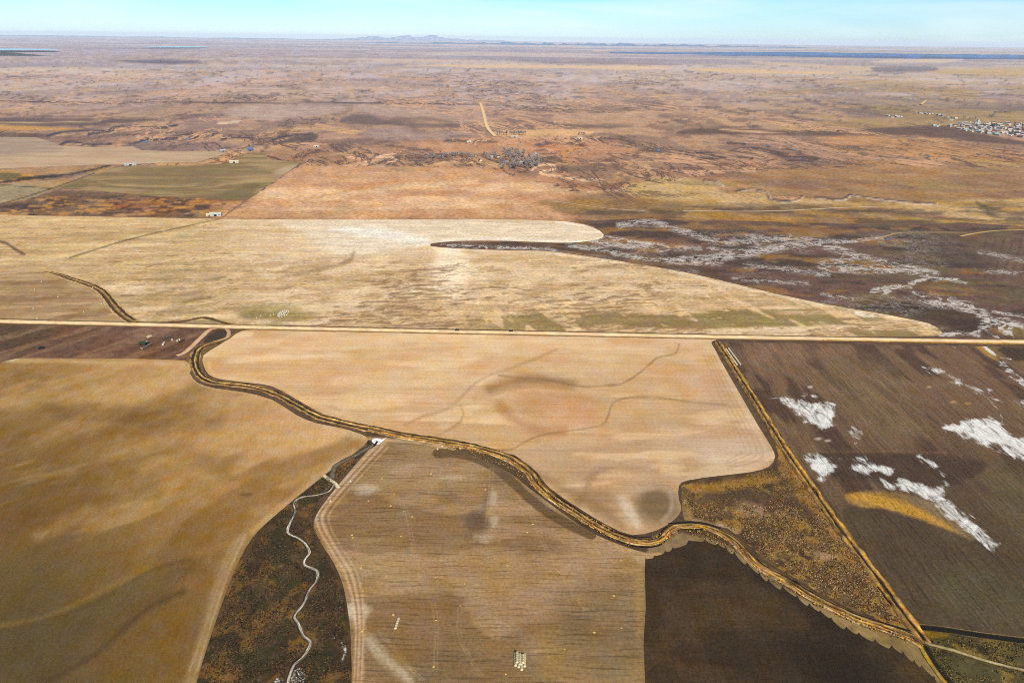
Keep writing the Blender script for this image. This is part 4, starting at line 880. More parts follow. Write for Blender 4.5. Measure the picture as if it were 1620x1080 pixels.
# roadside ditches, thin broken dark lines
ribbon("ditch", [(420, 517), (540, 519.3), (720, 523), (900, 526.6)], [(2.2, 0, (150, 118, 76)), (0, 0, (70, 50, 32)), (-1.2, 0, (150, 114, 70))], m_strip, 1.0, 0.5, 1.0, 3, seed=9, colvar=0.5)
# fence-line ditch on the diagonal
ribbon("ditch", [(1134, 541), (1152, 568), (1178, 610), (1206, 655), (1238, 706), (1272, 756), (1312, 814), (1356, 874), (1404, 938), (1444, 992), (1464, 1018)],
       [(6, 0.0, (120, 92, 56)), (4.4, 0.7, (190, 142, 70)), (2.8, 0.9, (180, 138, 76)), (1.4, 0.0, (60, 44, 26)), (-0.2, 0.0, DRK), (-1.4, 0.8, (176, 132, 70)), (-2.6, 0.4, GOLD2), (-4, 0.0, (128, 98, 60)), (-5.0, 0.0, (94, 72, 48))], m_strip, 0.74, 0.24, 1.4, 1.0, seed=12, colvar=0.6)
# wide black ditch bottom right and the pale strip below it
ribbon("ditch", [(1456, 992), (1500, 997), (1560, 1006), (1640, 1015.5), (1760, 1027)], [(2.4, 0.2, (146, 120, 74)), (1.7, 0, (46, 36, 24)), (-1.7, 0, (46, 36, 24)), (-2.6, 0.4, (140, 112, 60))], m_strip, 1.0, 0.22, 0.4, 1.2, seed=14)
water("ditch_water", [(1457, 992.4), (1500, 997.2), (1560, 1006.3), (1640, 1015.8), (1760, 1027.3)], 3.0, 0.32)
ribbon("ditch", [(1462, 1016), (1474, 1021), (1510, 1030), (1560, 1046), (1620, 1061), (1760, 1090)], [(1.6, 0.1, (60, 50, 30)), (0.6, 0.5, (176, 158, 112)), (-0.3, 0.5, (160, 140, 96)), (-1.0, 0, (40, 32, 22)), (-2.0, 0.2, (110, 94, 54))], m_strip, 1.0, 0.2, 0.5, 1.2, seed=15)
ribbon("ditch", [(1462, 1020), (1476, 1044), (1496, 1072), (1520, 1100), (1580, 1170)], [(2.0, 0.1, (70, 56, 34)), (0.8, 0.0, (34, 26, 18)), (-0.8, 0.0, (34, 26, 18)), (-2.2, 0.8, (176, 138, 52)), (-3.4, 0.2, (150, 124, 66))], m_strip, 1.0, 0.22, 0.6, 1.2, seed=16)
water("ditch_water", [(1457, 992), (1458, 1003), (1466, 1012), (1476, 1016)], 2.0, 0.45)
# pale creek bed in the scrub valley
CR = (206, 194, 172)
creek_pts = [(528, 766), (520, 777), (500, 783), (482, 785.5), (470, 790), (465, 800), (467, 808), (460, 824), (455, 838), (458, 845), (473, 852), (484, 861), (490, 873), (482, 885), (482, 894), (494, 899), (502, 905), (500, 919), (490, 932), (480, 955), (466, 974), (472, 986), (480, 1005), (491, 1017), (480, 1037), (464, 1053), (456, 1078), (452, 1110), (446, 1170)]
ribbon("creek", creek_pts, [(2.2, 0.0, (70, 54, 36)), (1.1, 0.0, (104, 88, 66)), (0.75, 0.05, CR), (0.25, 0.0, (176, 170, 158)), (0, 0, (140, 136, 128)), (-0.5, 0.05, CR), (-0.9, 0, (96, 80, 58)), (-2.2, 0.0, (54, 42, 28))], m_strip, 0.66, 0.2, 0.75, 0.7, seed=21, colvar=0.5)
ribbon("creek", [(511, 752), (520, 758), (530, 764), (536, 772)], [(1.8, 0.1, (130, 108, 78)), (0.8, 0, (210, 194, 166)), (-0.8, 0, (206, 190, 160)), (-1.8, 0.1, (110, 90, 62))], m_strip, 1.0, 0.18, 0.6, 1.0, seed=22)
ribbon("creek", [(526, 757), (527, 744), (534, 735), (548, 727), (566, 718), (580, 710), (592, 703)], [(2.4, 0.1, (84, 68, 46)), (0.8, 0, (112, 102, 84)), (-0.8, 0, (120, 110, 92)), (-2.4, 0.1, (74, 58, 40))], m_strip, 0.9, 0.16, 0.8, 1.0, seed=23)

# far water: a lake near the horizon and small ponds
m_lake, nt_, b_ = new_mat("lake water")
b_.inputs["Base Color"].default_value = (0.17, 0.32, 0.40, 1); b_.inputs["Roughness"].default_value = 0.3; b_.inputs["Specular IOR Level"].default_value = 0.5
def pond(name, pts, z, m, step=1.0):
    def none(p): pass
    o = sheet(name, pts, (60, 110, 150), z, m, none, step, 4)
    return o
def pond_at(name, cx, cy, rx, ry, z, m, n=18, seed=1):
    r = random.Random(seed)
    pts = []
    for k in range(n):
        a = 2 * math.pi * k / n; s = r.uniform(0.75, 1.15)
        pts.append((cx + rx * s * math.cos(a), cy + ry * s * math.sin(a)))
    return pond(name, pts, z, m, max(0.5, ry / 4))
pond("lake", [(-90, 79.2), (-20, 79.3), (50, 79.5), (92, 80.4), (80, 82.0), (40, 82.3), (-90, 82.6)], 24.0, m_lake, 0.6)
pond("lake", [(220, 77), (270, 75.6), (330, 76.0), (300, 77.6)], 26.0, m_lake, 0.5)
m_pond, nt_, b_ = new_mat("pond water")
b_.inputs["Base Color"].default_value = (0.02, 0.05, 0.10, 1); b_.inputs["Roughness"].default_value = 0.3; b_.inputs["Specular IOR Level"].default_value = 0.3
for k, q in enumerate([(1258, 237.4, 3.5, 1.3), (1042, 238, 2.6, 2.2), (230, 224.5, 5, 1.3), (1213, 231, 2.5, 1.0), (297, 219.5, 4, 0.9), (1470, 247.5, 4, 0.7), (1404, 379.5, 4, 1.4), (1394, 387.5, 3.0, 0.9)]):
    pond_at("pond", q[0], q[1], q[2], q[3], 0.5, m_pond, seed=k)
# ================================================================== THINGS
class MB:
    """collects simple solids, then links them as one mesh"""
    def __init__(self): self.bm = bmesh.new()
    def box(self, x0, x1, y0, y1, z0, z1, mi=0, bevel=0.0):
        r = bmesh.ops.create_cube(self.bm, size=1.0)
        vs = r['verts']
        bmesh.ops.scale(self.bm, vec=(x1 - x0, y1 - y0, z1 - z0), verts=vs)
        bmesh.ops.translate(self.bm, vec=((x0 + x1) / 2, (y0 + y1) / 2, (z0 + z1) / 2), verts=vs)
        fs = {f for v in vs for f in v.link_faces}
        for f in fs: f.material_index = mi
        if bevel:
            bmesh.ops.bevel(self.bm, geom=list({e for v in vs for e in v.link_edges}), offset=bevel, segments=2, affect='EDGES', profile=0.6)
        return self
    def cyl(self, p, q, r0, r1=None, seg=14, mi=0, cap_mi=None):
        r1 = r0 if r1 is None else r1
        p, q = Vector(p), Vector(q); d = q - p
        rot = d.to_track_quat('Z', 'Y').to_matrix().to_4x4()
        r = bmesh.ops.create_cone(self.bm, cap_ends=True, segments=seg, radius1=r0, radius2=max(r1, 1e-3), depth=d.length, matrix=Matrix.Translation((p + q) / 2) @ rot)
        for f in {f for v in r['verts'] for f in v.link_faces}:
            f.material_index = mi if (len(f.verts) == 4 or cap_mi is None) else cap_mi
        return self
    def prism(self, pts, y0, y1, mi=0):
        """outline in x,z drawn out along y"""
        a = [self.bm.verts.new((x, y0, z)) for x, z in pts]; b = [self.bm.verts.new((x, y1, z)) for x, z in pts]
        fs = [self.bm.faces.new(a), self.bm.faces.new(b[::-1])]
        for i in range(len(a)):
            j = (i + 1) % len(a); fs.append(self.bm.faces.new((a[j], a[i], b[i], b[j])))
        for f in fs: f.material_index = mi
        return self
    def mesh(self, name, mats, smooth=False):
        bmesh.ops.recalc_face_normals(self.bm, faces=self.bm.faces)
        me = bpy.data.meshes.new(name); self.bm.to_mesh(me); self.bm.free()
        for m in mats: me.materials.append(m)
        if smooth:
            for p in me.polygons: p.use_smooth = True
        return me
    def build(self, name, mats, parent=None, smooth=False):
        o = bpy.data.objects.new(name, self.mesh(name, mats, smooth)); COL.objects.link(o)
        if parent is not None: o.parent = parent
        return o

def empty(name, loc, rz=0.0, label=None, cat=None, group=None):
    o = bpy.data.objects.new(name, None); COL.objects.link(o)
    o.location = loc; o.rotation_euler = (0, 0, rz); o.empty_display_size = 1
    return tag(o, label, cat, group)

def copy_tree(o, parent=None):
    c = o.copy(); COL.objects.link(c); c.parent = parent
    for ch in list(o.children): copy_tree(ch, c)
    return c

# ---- materials of built things
m_straw = flat_mat("straw", (184, 170, 134), 0.95, 0.25, 0.25)
m_strawend = flat_mat("straw end", (220, 206, 170), 0.95, 0.18, 0.15)
m_straw_old = flat_mat("bleached straw", (196, 184, 160), 0.95, 0.2, 0.25)
m_spill = flat_mat("spilled hay", (214, 176, 96), 1.0, 0.3, 0.3)
m_white = flat_mat("white paint", (186, 182, 174), 0.6, 0.08, 2.0)
m_tin = flat_mat("galvanised sheet", (166, 171, 176), 0.5, 0.12, 2.0, 0.0, 0.4)
m_blue = flat_mat("blue sheet", (92, 116, 146), 0.6, 0.12, 2.0)
m_cream = flat_mat("cream wall", (214, 198, 172), 0.8, 0.1, 2.0)
m_brownw = flat_mat("brown wall", (120, 92, 72), 0.85, 0.15, 2.0)
m_greyw = flat_mat("grey wall", (150, 148, 146), 0.85, 0.12, 2.0)
m_redroof = flat_mat("red roof", (142, 70, 58), 0.75, 0.15, 2.0)
m_darkroof = flat_mat("slate roof", (74, 80, 88), 0.75, 0.15, 2.0)
m_dark = flat_mat("dark opening", (26, 26, 28), 0.7, 0.1, 1.0)
m_tyre = flat_mat("tyre rubber", (24, 24, 25), 0.9, 0.1, 0.3)
m_glass = flat_mat("dark glass", (20, 26, 32), 0.2, 0.05, 1.0, 0.0, 0.5)
m_green = flat_mat("machine green", (48, 76, 52), 0.6, 0.15, 0.6)
m_rust = flat_mat("rusty steel", (92, 66, 52), 0.8, 0.25, 0.4)
m_carblk = flat_mat("dark car paint", (24, 25, 30), 0.35, 0.05, 1.0, 0.0, 0.5)
m_steel = flat_mat("dull steel", (120, 120, 116), 0.6, 0.2, 0.6)
m_conc = flat_mat("concrete", (196, 190, 178), 0.9, 0.15, 0.8)
m_wood = flat_mat("grey timber", (120, 108, 94), 0.9, 0.2, 0.4)
m_twig = flat_mat("bare twigs", (178, 164, 156), 0.95, 0.3, 1.2)
m_twig_d = flat_mat("dark twigs", (122, 104, 98), 0.95, 0.35, 1.2)
m_bark = flat_mat("bark", (92, 76, 66), 0.95, 0.2, 0.5)

# ---- round bales: drum with crowned ends and a winding groove or two
def bale_mesh(name, R=0.78, Lh=0.66, mats=(m_straw, m_strawend), seed=0):
    r = random.Random(seed); bm = bmesh.new()
    seg = 20
    prof = [(-Lh, 0.0), (-Lh * 1.02, R * 0.35), (-Lh, R * 0.72), (-Lh * 0.95, R * 0.93), (-Lh * 0.8, R), (-Lh * 0.3, R * 1.01), (0, R * 0.985), (Lh * 0.3, R * 1.01), (Lh * 0.8, R), (Lh * 0.95, R * 0.93), (Lh, R * 0.72), (Lh * 1.02, R * 0.35), (Lh, 0.0)]
    rings = []
    for (y, q) in prof:
        if q == 0: rings.append([bm.verts.new((0, y, R * 0.94))]); continue
        ring = []
        for k in range(seg):
            a = 2 * math.pi * k / seg
            z = q * math.sin(a) * 0.96
            if z < -R * 0.84: z = -R * 0.84 - 0.1 * (-R * 0.84 - z)      # sits a little flat
            j = 1 + r.uniform(-0.025, 0.025)
            ring.append(bm.verts.new((q * math.cos(a) * j, y, z * j + R * 0.86)))
        rings.append(ring)
    for i in range(len(rings) - 1):
        a, b = rings[i], rings[i + 1]
        for k in range(seg):
            k2 = (k + 1) % seg
            f = bm.faces.new((a[0], b[k], b[k2])) if len(a) == 1 else bm.faces.new((a[k], b[0], a[k2])) if len(b) == 1 else bm.faces.new((a[k], b[k], b[k2], a[k2]))
            f.material_index = 1 if (i < 3 or i > len(rings) - 5) else 0
            f.smooth = True
    bmesh.ops.recalc_face_normals(bm, faces=bm.faces)
    me = bpy.data.meshes.new(name); bm.to_mesh(me); bm.free()
    for m in mats: me.materials.append(m)
    return me
BALES = [bale_mesh("round_bale", seed=k) for k in range(3)]
BALES_OLD = [bale_mesh("round_bale", 0.82, 0.66, (m_straw_old, m_straw_old), 10 + k) for k in range(3)]
GZ = 0.16
def bale(p, rz, label, group, old=False, z=0.0, tilt=0.0):
    o = bpy.data.objects.new("round_bale", random.choice(BALES_OLD if old else BALES)); COL.objects.link(o)
    o.location = (p[0], p[1], GZ + z); o.rotation_euler = (tilt, 0, rz)
    return tag(o, label, "hay bale", group)

# the stack near the bottom edge: four columns lying end to end, some carrying a second tier
c0 = at(823, 1055)
LAB = "pale round hay bale in the tight four-column stack on the striped field"
fronts = [0.9, -0.1, -1.6, 0.5]; ns = [6, 6, 7, 6]
for j in range(4):
    for k in range(ns[j]):
        bale((c0.x + (j - 1.5) * 1.58 + random.uniform(-.06, .06), c0.y + fronts[j] + k * 1.36), random.uniform(-.06, .06), LAB, "bales of the big stack", z=-0.02)
for j in range(3):
    for k in range([5, 5, 4][j]):
        bale((c0.x + (j - 1) * 1.58 + random.uniform(-.06, .06), c0.y + [1.8, 0.6, 1.6][j] + k * 1.36), random.uniform(-.06, .06), "pale round hay bale riding on the upper tier of the four-column stack", "upper bales of the big stack", z=1.28)
a_, b_2 = at(626, 994), at(630.5, 980)
rz_ = math.atan2(b_2.y - a_.y, b_2.x - a_.x) - math.pi / 2
for k in range(5):
    q = a_.lerp(b_2, k / 4)
    bale((q.x, q.y), rz_ + random.uniform(-.08, .08), "pale round bale in the single short row of five standing left of the big stack", "bales of the short row")
for k, (x, y) in enumerate([(692, 711.5), (699, 707.5)]):
    bale(at(x, y), -1.0, ["left bale of the white pair lying just below the canal bank", "right bale of the white pair lying just below the canal bank"][k], "pair of bales by the canal", True)
for side, (p0, p1, n) in enumerate([((1148.5, 553), (1165.5, 577.5), 20), ((1152.5, 552), (1171, 577), 20)]):
    a_, b_2 = at(*p0), at(*p1)
    rz_ = math.atan2(b_2.y - a_.y, b_2.x - a_.x) - math.pi / 2
    n = int((b_2 - a_).length / 2.7)
    for k in range(n):
        q = a_.lerp(b_2, k / (n - 1))
        bale((q.x, q.y), rz_ + random.uniform(-.2, .2), "straw bale in the %s of the two rows along the diagonal fence ditch" % ["left", "right"][side], "bales in the %s row by the fence ditch" % ["left", "right"][side], True)
for (x, y), l in zip([(30, 438), (66, 446.5), (55, 459), (92, 470.5), (147, 456), (161, 482), (53, 489), (133, 495), (59, 505)],
                     ["topmost lone bale on the greyish hay field by the left edge", "second lone bale from the top of the greyish hay field", "lone bale near the left middle of the greyish hay field", "lone bale in the very middle of the greyish hay field", "pale lone bale right beside the upper canal bend", "rightmost lone bale on the hay field below the canal bend", "lone bale low on the left part of the hay field", "lone bale low on the right part of the hay field", "lone bale nearest the gravel road on the hay field"]):
    bale(at(x, y), random.uniform(0, 3), l, "lone bales on the hay field", True)
# bleached heap on the windblown stubble
c1 = at(448, 497)
for ring, (rad, n, z) in enumerate([(5.2, 15, 0), (3.4, 10, 0.0), (1.5, 4, 0.0), (3.9, 10, 1.25), (1.9, 5, 1.25), (0.9, 2, 2.4)]):
    for k in range(n):
        a = 2 * math.pi * k / n + ring * .5
        bale((c1.x + rad * 1.0 * math.cos(a) + random.uniform(-.3, .3), c1.y + rad * 1.9 * math.sin(a) + random.uniform(-.4, .4)), random.uniform(0, 3), "bleached bale in the loose white heap above the road", "bales of the white heap", True, z=z, tilt=random.uniform(-.15, .15))
for (x, y), l in zip([(406.5, 504), (413, 500.5), (433, 486), (433, 498.5), (428, 500)], ["lower bale of the two left of the white heap", "upper bale of the two left of the white heap", "single white bale standing above the heap", "bale in the short line between heap and left pair", "pale bale ending the short line left of the heap"]):
    bale(at(x, y), random.uniform(0, 3), l, "stray bales around the white heap", True)
for (x, y), l in zip([(554.5, 762.5), (523, 794)], ["upper white bale at the edge between scrub valley and striped field", "lower white bale at the edge between scrub valley and striped field"]):
    bale(at(x, y), .6, l, "bales on the valley edge", True)

# spilled hay left where bales were fed out
def spill_mesh(seed):
    r = random.Random(seed); bm = bmesh.new()
    n = 14; rings = [[bm.verts.new((0, 0, 0.30))]]
    for q, z in ((0.35, 0.24), (0.7, 0.12), (1.0, 0.0)):
        rings.append([bm.verts.new((math.cos(2 * math.pi * k / n) * q * r.uniform(.7, 1.2), math.sin(2 * math.pi * k / n) * q * r.uniform(.7, 1.2) * 1.3, z * r.uniform(.6, 1.3))) for k in range(n)])
    for k in range(n):
        bm.faces.new((rings[0][0], rings[1][k], rings[1][(k + 1) % n]))
        for i in (1, 2): bm.faces.new((rings[i][k], rings[i + 1][k], rings[i + 1][(k + 1) % n], rings[i][(k + 1) % n]))
    me = bpy.data.meshes.new("hay_spill"); bm.to_mesh(me); bm.free(); me.materials.append(m_spill)
    return me
SP = [spill_mesh(k) for k in range(4)]
for (x, y) in [(623, 782), (618, 800), (639, 809), (652, 817), (558, 850), (634, 848), (651, 877), (571, 898), (689, 913), (735, 923), (728, 958), (690, 981), (574, 934), (686, 1054), (803, 894), (971, 942), (940, 1000), (983, 993), (893, 1027), (843, 829), (834, 842), (768, 774), (718, 740), (682, 749), (604, 757), (583, 792), (573, 998), (622, 972), (800, 1066), (982, 886), (557, 846), (704, 708)]:
    o = bpy.data.objects.new("hay_spill", random.choice(SP)); COL.objects.link(o)
    s = random.uniform(0.42, 0.8); p = at(x, y); o.location = (p.x, p.y, 0.13); o.scale = (s, s, s); o.rotation_euler = (0, 0, random.uniform(0, 6))
    tag(o, "small yellow patch of spilled hay left on the striped stubble field", "hay spill", "yellow hay spills on the striped field")

# culvert under the bank with its white salt apron
p = at(597, 699); q = at(592, 706)
cu = empty("culvert", (p.x, p.y, 0.1), math.atan2(q.y - p.y, q.x - p.x), "dark culvert pipe opening beside the white salt patch below the canal", "culvert")
MB().cyl((0.5, 0, 0.5), (7.5, 0, 0.45), 0.75, 0.75, 18).build("pipe", [m_dark], cu)
MB().box(-0.2, 0.5, -1.8, 1.8, 0, 1.4, 0, 0.08).build("headwall", [m_conc], cu)
def none(p): p.fog(2.0, 0.5, 0.62, (206, 200, 194), 0.7)
sheet("salt_patch", [(588, 697), (592, 693.5), (600, 693.5), (604, 695), (612, 692), (604, 699), (598, 703), (591, 701)], (240, 238, 238), 0.2, soil_mat("salt crust", None, (1, .08), (4, .06)), none, 0.8, 4)

# cars on the gravel road
def car(px_, py_, label):
    p = at(px_, py_)
    r = empty("car", (p.x, p.y, 0.82), ROAD_A, label, "car", "dark cars on the gravel road")
    MB().prism([(-2.3, .45), (-2.3, .95), (-2.1, 1.05), (-1.15, 1.1), (1.1, 1.1), (2.1, .98), (2.3, .8), (2.3, .45)], -.92, .92).build("body", [m_carblk], r)
    cb = MB().prism([(-1.9, 1.1), (-1.6, 1.72), (.35, 1.76), (1.15, 1.1)], -.82, .82).build("cabin", [m_glass], r)
    MB().box(-1.5, .3, -.74, .74, 1.745, 1.80, 0, .02).build("roof", [m_carblk], cb)
    for sx in (-1.45, 1.45):
        for sy in (-.86, .86):
            wh = MB().cyl((sx, sy - .12, .36), (sx, sy + .12, .36), .36, .36, 16).build("wheel", [m_tyre], r)
    for sy in (-.62, .62):
        MB().box(2.27, 2.32, sy - .2, sy + .2, .7, .84).build("headlight", [m_white], r)
        MB().box(-2.32, -2.28, sy - .2, sy + .2, .74, .9).build("taillight", [m_redroof], r)
    return r
c_ = car(723.5, 523.6, "dark car on the gravel road, left of the two")
car(808.5, 525.2, "dark car on the gravel road, right of the two")

# ---- old machinery parked on the dark strip beside the road
p = at(228, 545)
cm = empty("combine_harvester", (p.x, p.y, 0.02), wdir((226, 543), (243, 542)), "green combine harvester parked with its long pale cutter trailer on the dark strip", "harvester")
MB().box(-3.2, 2.4, -1.5, 1.5, 1.1, 3.4, 0, .2).box(-4.4, -3.2, -1.3, 1.3, 1.6, 2.9, 0, .2).build("body", [m_green], cm)
cbn = MB().box(2.4, 4.0, -1.2, 1.2, 1.5, 3.7, 0, .15).build("cab", [m_glass], cm)
MB().box(2.35, 4.1, -1.3, 1.3, 3.68, 3.85, 0, .05).build("roof", [m_white], cbn)
MB().prism([(4.0, .8), (4.0, 1.6), (5.6, 1.1), (6.0, .3), (5.2, .25)], -3.2, 3.2).build("header", [m_green], cm)
MB().cyl((-1.0, -1.5, 3.2), (-4.6, -3.6, 3.6), .22, .2, 10).build("unloading_auger", [m_green], cm)
for sx, rr in ((1.9, .95), (-2.9, .65)):
    for sy in (-1.75, 1.75):
        MB().cyl((sx, sy - .3, rr), (sx, sy + .3, rr), rr, rr, 18).build("wheel", [m_tyre], cm)
p = at(233, 548.5)
tr = empty("trailer", (p.x, p.y, 0.02), wdir((226, 551.5), (240, 543.5)), "long pale flat trailer lying aslant below the green harvester", "trailer")
MB().box(-8, 8, -1.2, 1.2, 1.0, 1.25, 0, .04).build("deck", [m_wood], tr)
MB().box(-8, -7.8, -1.2, 1.2, 1.25, 2.1).build("headboard", [m_white], tr)
MB().box(-9.6, -8, -.1, .1, .9, 1.1).build("drawbar", [m_rust], tr)
for sx in (5.0, 3.8, -5.5):
    for sy in (-1.05, 1.05):
        MB().cyl((sx, sy - .15, .5), (sx, sy + .15, .5), .5, .5, 14).build("wheel", [m_tyre], tr)
p = at(263, 535)
hr = empty("disc_harrow", (p.x, p.y, 0.02), wdir((256, 536), (270, 532)), "grey folded disc harrow between the harvester and the drums", "harrow")
fm = MB()
for y in (-2, 0, 2): fm.box(-6, 6, y - .1, y + .1, .9, 1.1)
for x in (-6, -2, 2, 6): fm.box(x - .1, x + .1, -2, 2, 1.1, 1.3)
fm.build("frame", [m_rust], hr)
for y in (-1.4, 1.4):
    g = MB()
    for k in range(22): g.cyl((-5.6 + k * .53, y - .02, .45), (-5.6 + k * .53 + .08, y + .02, .45), .45, .42, 12)
    g.build("disc_gang", [m_steel], hr)
for sx in (-1, 1): MB().cyl((sx, -2.6, .5), (sx, -2.25, .5), .5, .5, 14).build("wheel", [m_tyre], hr)
MB().box(6, 9.5, -.12, .12, .8, 1.0).build("drawbar", [m_rust], hr)
p = at(259, 545.5)
tk = empty("tank", (p.x, p.y, 0.02), wdir((258, 546), (262, 541)), "white cylindrical tank on skids below the disc harrow", "tank")
MB().cyl((-2.4, 0, 1.5), (2.4, 0, 1.5), 1.1, 1.1, 20).build("shell", [m_conc], tk)
for s in (-1.5, 1.5): MB().box(s - .15, s + .15, -1, 1, 0, .6).build("skid", [m_rust], tk)
for (x, y), l in zip([(272.5, 538.5), (280.5, 540), (284, 538)], ["white drum standing alone right of the disc harrow", "lower white drum of the close pair by the log", "upper white drum of the close pair by the log"]):
    p = at(x, y)
    d = MB().cyl((0, 0, 0), (0, 0, 1.7), .85, .8, 18).cyl((0, 0, 1.7), (0, 0, 1.85), .3, .25, 12).build("drum", [m_straw_old])
    d.location = (p.x, p.y, 0.02); tag(d, l, "drum", "white drums on the dark strip")
a_, b_2 = at(284, 542.4), at(292, 537.8)
lg = MB().cyl((0, 0, .6), (b_2.x - a_.x, b_2.y - a_.y, .55), .6, .5, 14).build("pipe", [m_dark]); lg.location = (a_.x, a_.y, 0.02)
tag(lg, "long black pipe lying aslant beside the white drums", "pipe")
p = at(236, 532); hp = bpy.data.objects.new("straw_heap", SP[1].copy()); hp.data.materials.clear(); hp.data.materials.append(m_straw); COL.objects.link(hp); hp.location = (p.x, p.y, .05); hp.scale = (3, 3, 5)
tag(hp, "low straw heap above the green harvester, next to the road", "straw heap")
p = at(66, 551); hp = MB().prism([(-3, 0), (-3, 1.2), (-1, 2.0), (2, 1.6), (3, 0)], -1.3, 1.3).build("seed_drill", [m_dark]); hp.location = (p.x, p.y, .02); hp.rotation_euler = (0, 0, .4)
tag(hp, "dark squat implement alone at the left end of the dark strip", "implement")

# ---- sheds and houses
def gable(name, loc, rz, Lx, Wy, hw, hr_, wall_m, roof_m, label, cat, group=None, door=True):
    r = empty(name, loc, rz, label, cat, group)
    wl = MB().prism([(-Wy / 2, 0), (-Wy / 2, hw), (0, hw + hr_), (Wy / 2, hw), (Wy / 2, 0)], -Lx / 2, Lx / 2).build("wall", [wall_m], r)
    wl.rotation_euler = (0, 0, math.pi / 2)
    t = .18; e = .5
    k = hr_ / (Wy / 2)
    rf = MB()
    rf.prism([(-Wy / 2 - e, hw - e * k + .05), (-Wy / 2 - e, hw - e * k + .05 + t), (0, hw + hr_ + .05 + t), (Wy / 2 + e, hw - e * k + .05 + t), (Wy / 2 + e, hw - e * k + .05), (0, hw + hr_ + .05)], -Lx / 2 - e, Lx / 2 + e)
    rf = rf.build("roof", [roof_m], r); rf.rotation_euler = (0, 0, math.pi / 2)
    if door:
        MB().box(-Lx * .12, Lx * .12, -Wy / 2 - .06, -Wy / 2 + .02, 0, min(hw * .85, 4)).build("door", [m_dark], r)
        for sx in (-.34, .34): MB().box(Lx * sx - .9, Lx * sx + .9, -Wy / 2 - .05, -Wy / 2 + .02, hw * .45, hw * .75).build("window", [m_glass], r)
    return r
gable("shed", at(207, 261.5, .2), .35, 27, 11, 3, 2, m_white, m_tin, "long white shed with pale roof at the end of the farm track on the left", "shed")
gable("shed", at(371, 257.5, .2), .12, 22, 9, 3.5, 2, m_cream, m_cream, "cream shed in the notch of the small golden field", "shed")
gable("shed", at(352, 240.5, .3), .8, 15, 9, 4, 3, m_greyw, m_tin, "grey shed on the upper edge of the pale field", "shed")
gable("barn", at(396.5, 239, .3), .2, 14, 12, 6, 4, m_blue, m_blue, "blue barn standing among dark trees at the field corner", "barn")
gable("shed", at(342, 341.5, .1), .08, 20, 9, 4, 2.4, m_white, m_white, "long white shed beside the stubble field's upper edge", "shed")
gable("shed", at(332, 341.8, .1), .08, 10, 7, 3, 1.6, m_cream, m_cream, "low cream lean-to next to the long white shed", "shed")
gable("shed", at(501, 233, .3), .1, 16, 8, 3, 2, m_white, m_white, "white shed beside the washes left of the village", "shed")
gable("farmhouse", at(814, 217.5, .3), .05, 24, 8, 3, 2, m_white, m_white, "long white farmhouse below the tree row beside the straight road", "house")
gable("farmhouse", at(742, 226, .3), .2, 14, 8, 3.5, 2, m_white, m_cream, "white cottage on the orange ground left of the tree row", "house")
gable("farmhouse", at(918, 220, .3), .1, 14, 8, 3.5, 2, m_cream, m_white, "pale cottage right of the golden strip beyond the village", "house")
for (x, y), l in zip([(297, 339), (314, 340)], ["left dark-backed hay mound beside the white sheds", "right dark-backed hay mound beside the white sheds"]):
    p = at(x, y); bm = bmesh.new(); bmesh.ops.create_icosphere(bm, subdivisions=3, radius=1)
    for v in bm.verts:
        v.co.z = max(v.co.z, -.05); v.co *= 1 + .12 * math.sin(5 * v.co.x + 3 * v.co.y)
    me = bpy.data.meshes.new("hay_mound"); bm.to_mesh(me); bm.free(); me.materials.append(m_wood)
    o = bpy.data.objects.new("hay_mound", me); COL.objects.link(o); o.location = (p.x, p.y, 0); o.scale = (5.5, 3.2, 3.6); o.rotation_euler = (0, 0, .5)
    tag(o, l, "hay mound", "hay mounds by the sheds")

# ---- the town at the right edge
def house_pair(Lx, Wy, hw, hr_, wm, rm):
    wl = MB().prism([(-Wy / 2, 0), (-Wy / 2, hw), (0, hw + hr_), (Wy / 2, hw), (Wy / 2, 0)], -Lx / 2, Lx / 2).mesh("wall", [wm])
    e, t = .5, .2; k = hr_ / (Wy / 2)
    rf = MB().prism([(-Wy / 2 - e, hw - e * k + .05), (-Wy / 2 - e, hw - e * k + .05 + t), (0, hw + hr_ + .05 + t), (Wy / 2 + e, hw - e * k + .05 + t), (Wy / 2 + e, hw - e * k + .05), (0, hw + hr_ + .05)], -Lx / 2 - e, Lx / 2 + e).mesh("roof", [rm])
    return wl, rf
HV = []
for nm, rm in (("white", m_white), ("grey tin", m_tin), ("slate", m_darkroof), ("red", m_redroof)):
    for (a, b, c, d), wm in (((14, 8, 3.6, 2.4), m_white), ((10, 7, 3.2, 2.2), m_cream), ((19, 10, 4.2, 2.6), m_greyw)):
        HV.append((nm, house_pair(a, b, c, d, wm, rm)))
def house(p, rz, kind):
    ks = [h for h in HV if h[0] == kind]
    nm, (wl, rf) = random.choice(ks)
    r = empty("house", (p.x, p.y, .1), rz)
    o = bpy.data.objects.new("wall", wl); COL.objects.link(o); o.parent = r
    o = bpy.data.objects.new("roof", rf); COL.objects.link(o); o.parent = r
    return tag(r, "small %s-roofed house crowded among the others of the right-hand town" % nm, "house", "%s-roofed houses of the right-hand town" % nm)
TOWN = np.array([(1494, 199.5), (1510, 197.5), (1538, 200), (1556, 195.5), (1580, 193.5), (1610, 194.5), (1690, 196), (1690, 226), (1640, 221), (1606, 217.5), (1572, 214), (1546, 210.5), (1526, 207), (1508, 202)])
town_pts = []
hr2 = random.Random(5)
tries = 0
while len(town_pts) < 225 and tries < 40000:
    tries += 1
    x, y = hr2.uniform(1490, 1690), hr2.uniform(193, 226)
    if not inside(np.array([x]), np.array([y]), TOWN)[0]: continue
    p = at(x, y)
    if any((p - q).length < 15 for q in town_pts): continue
    town_pts.append(p)
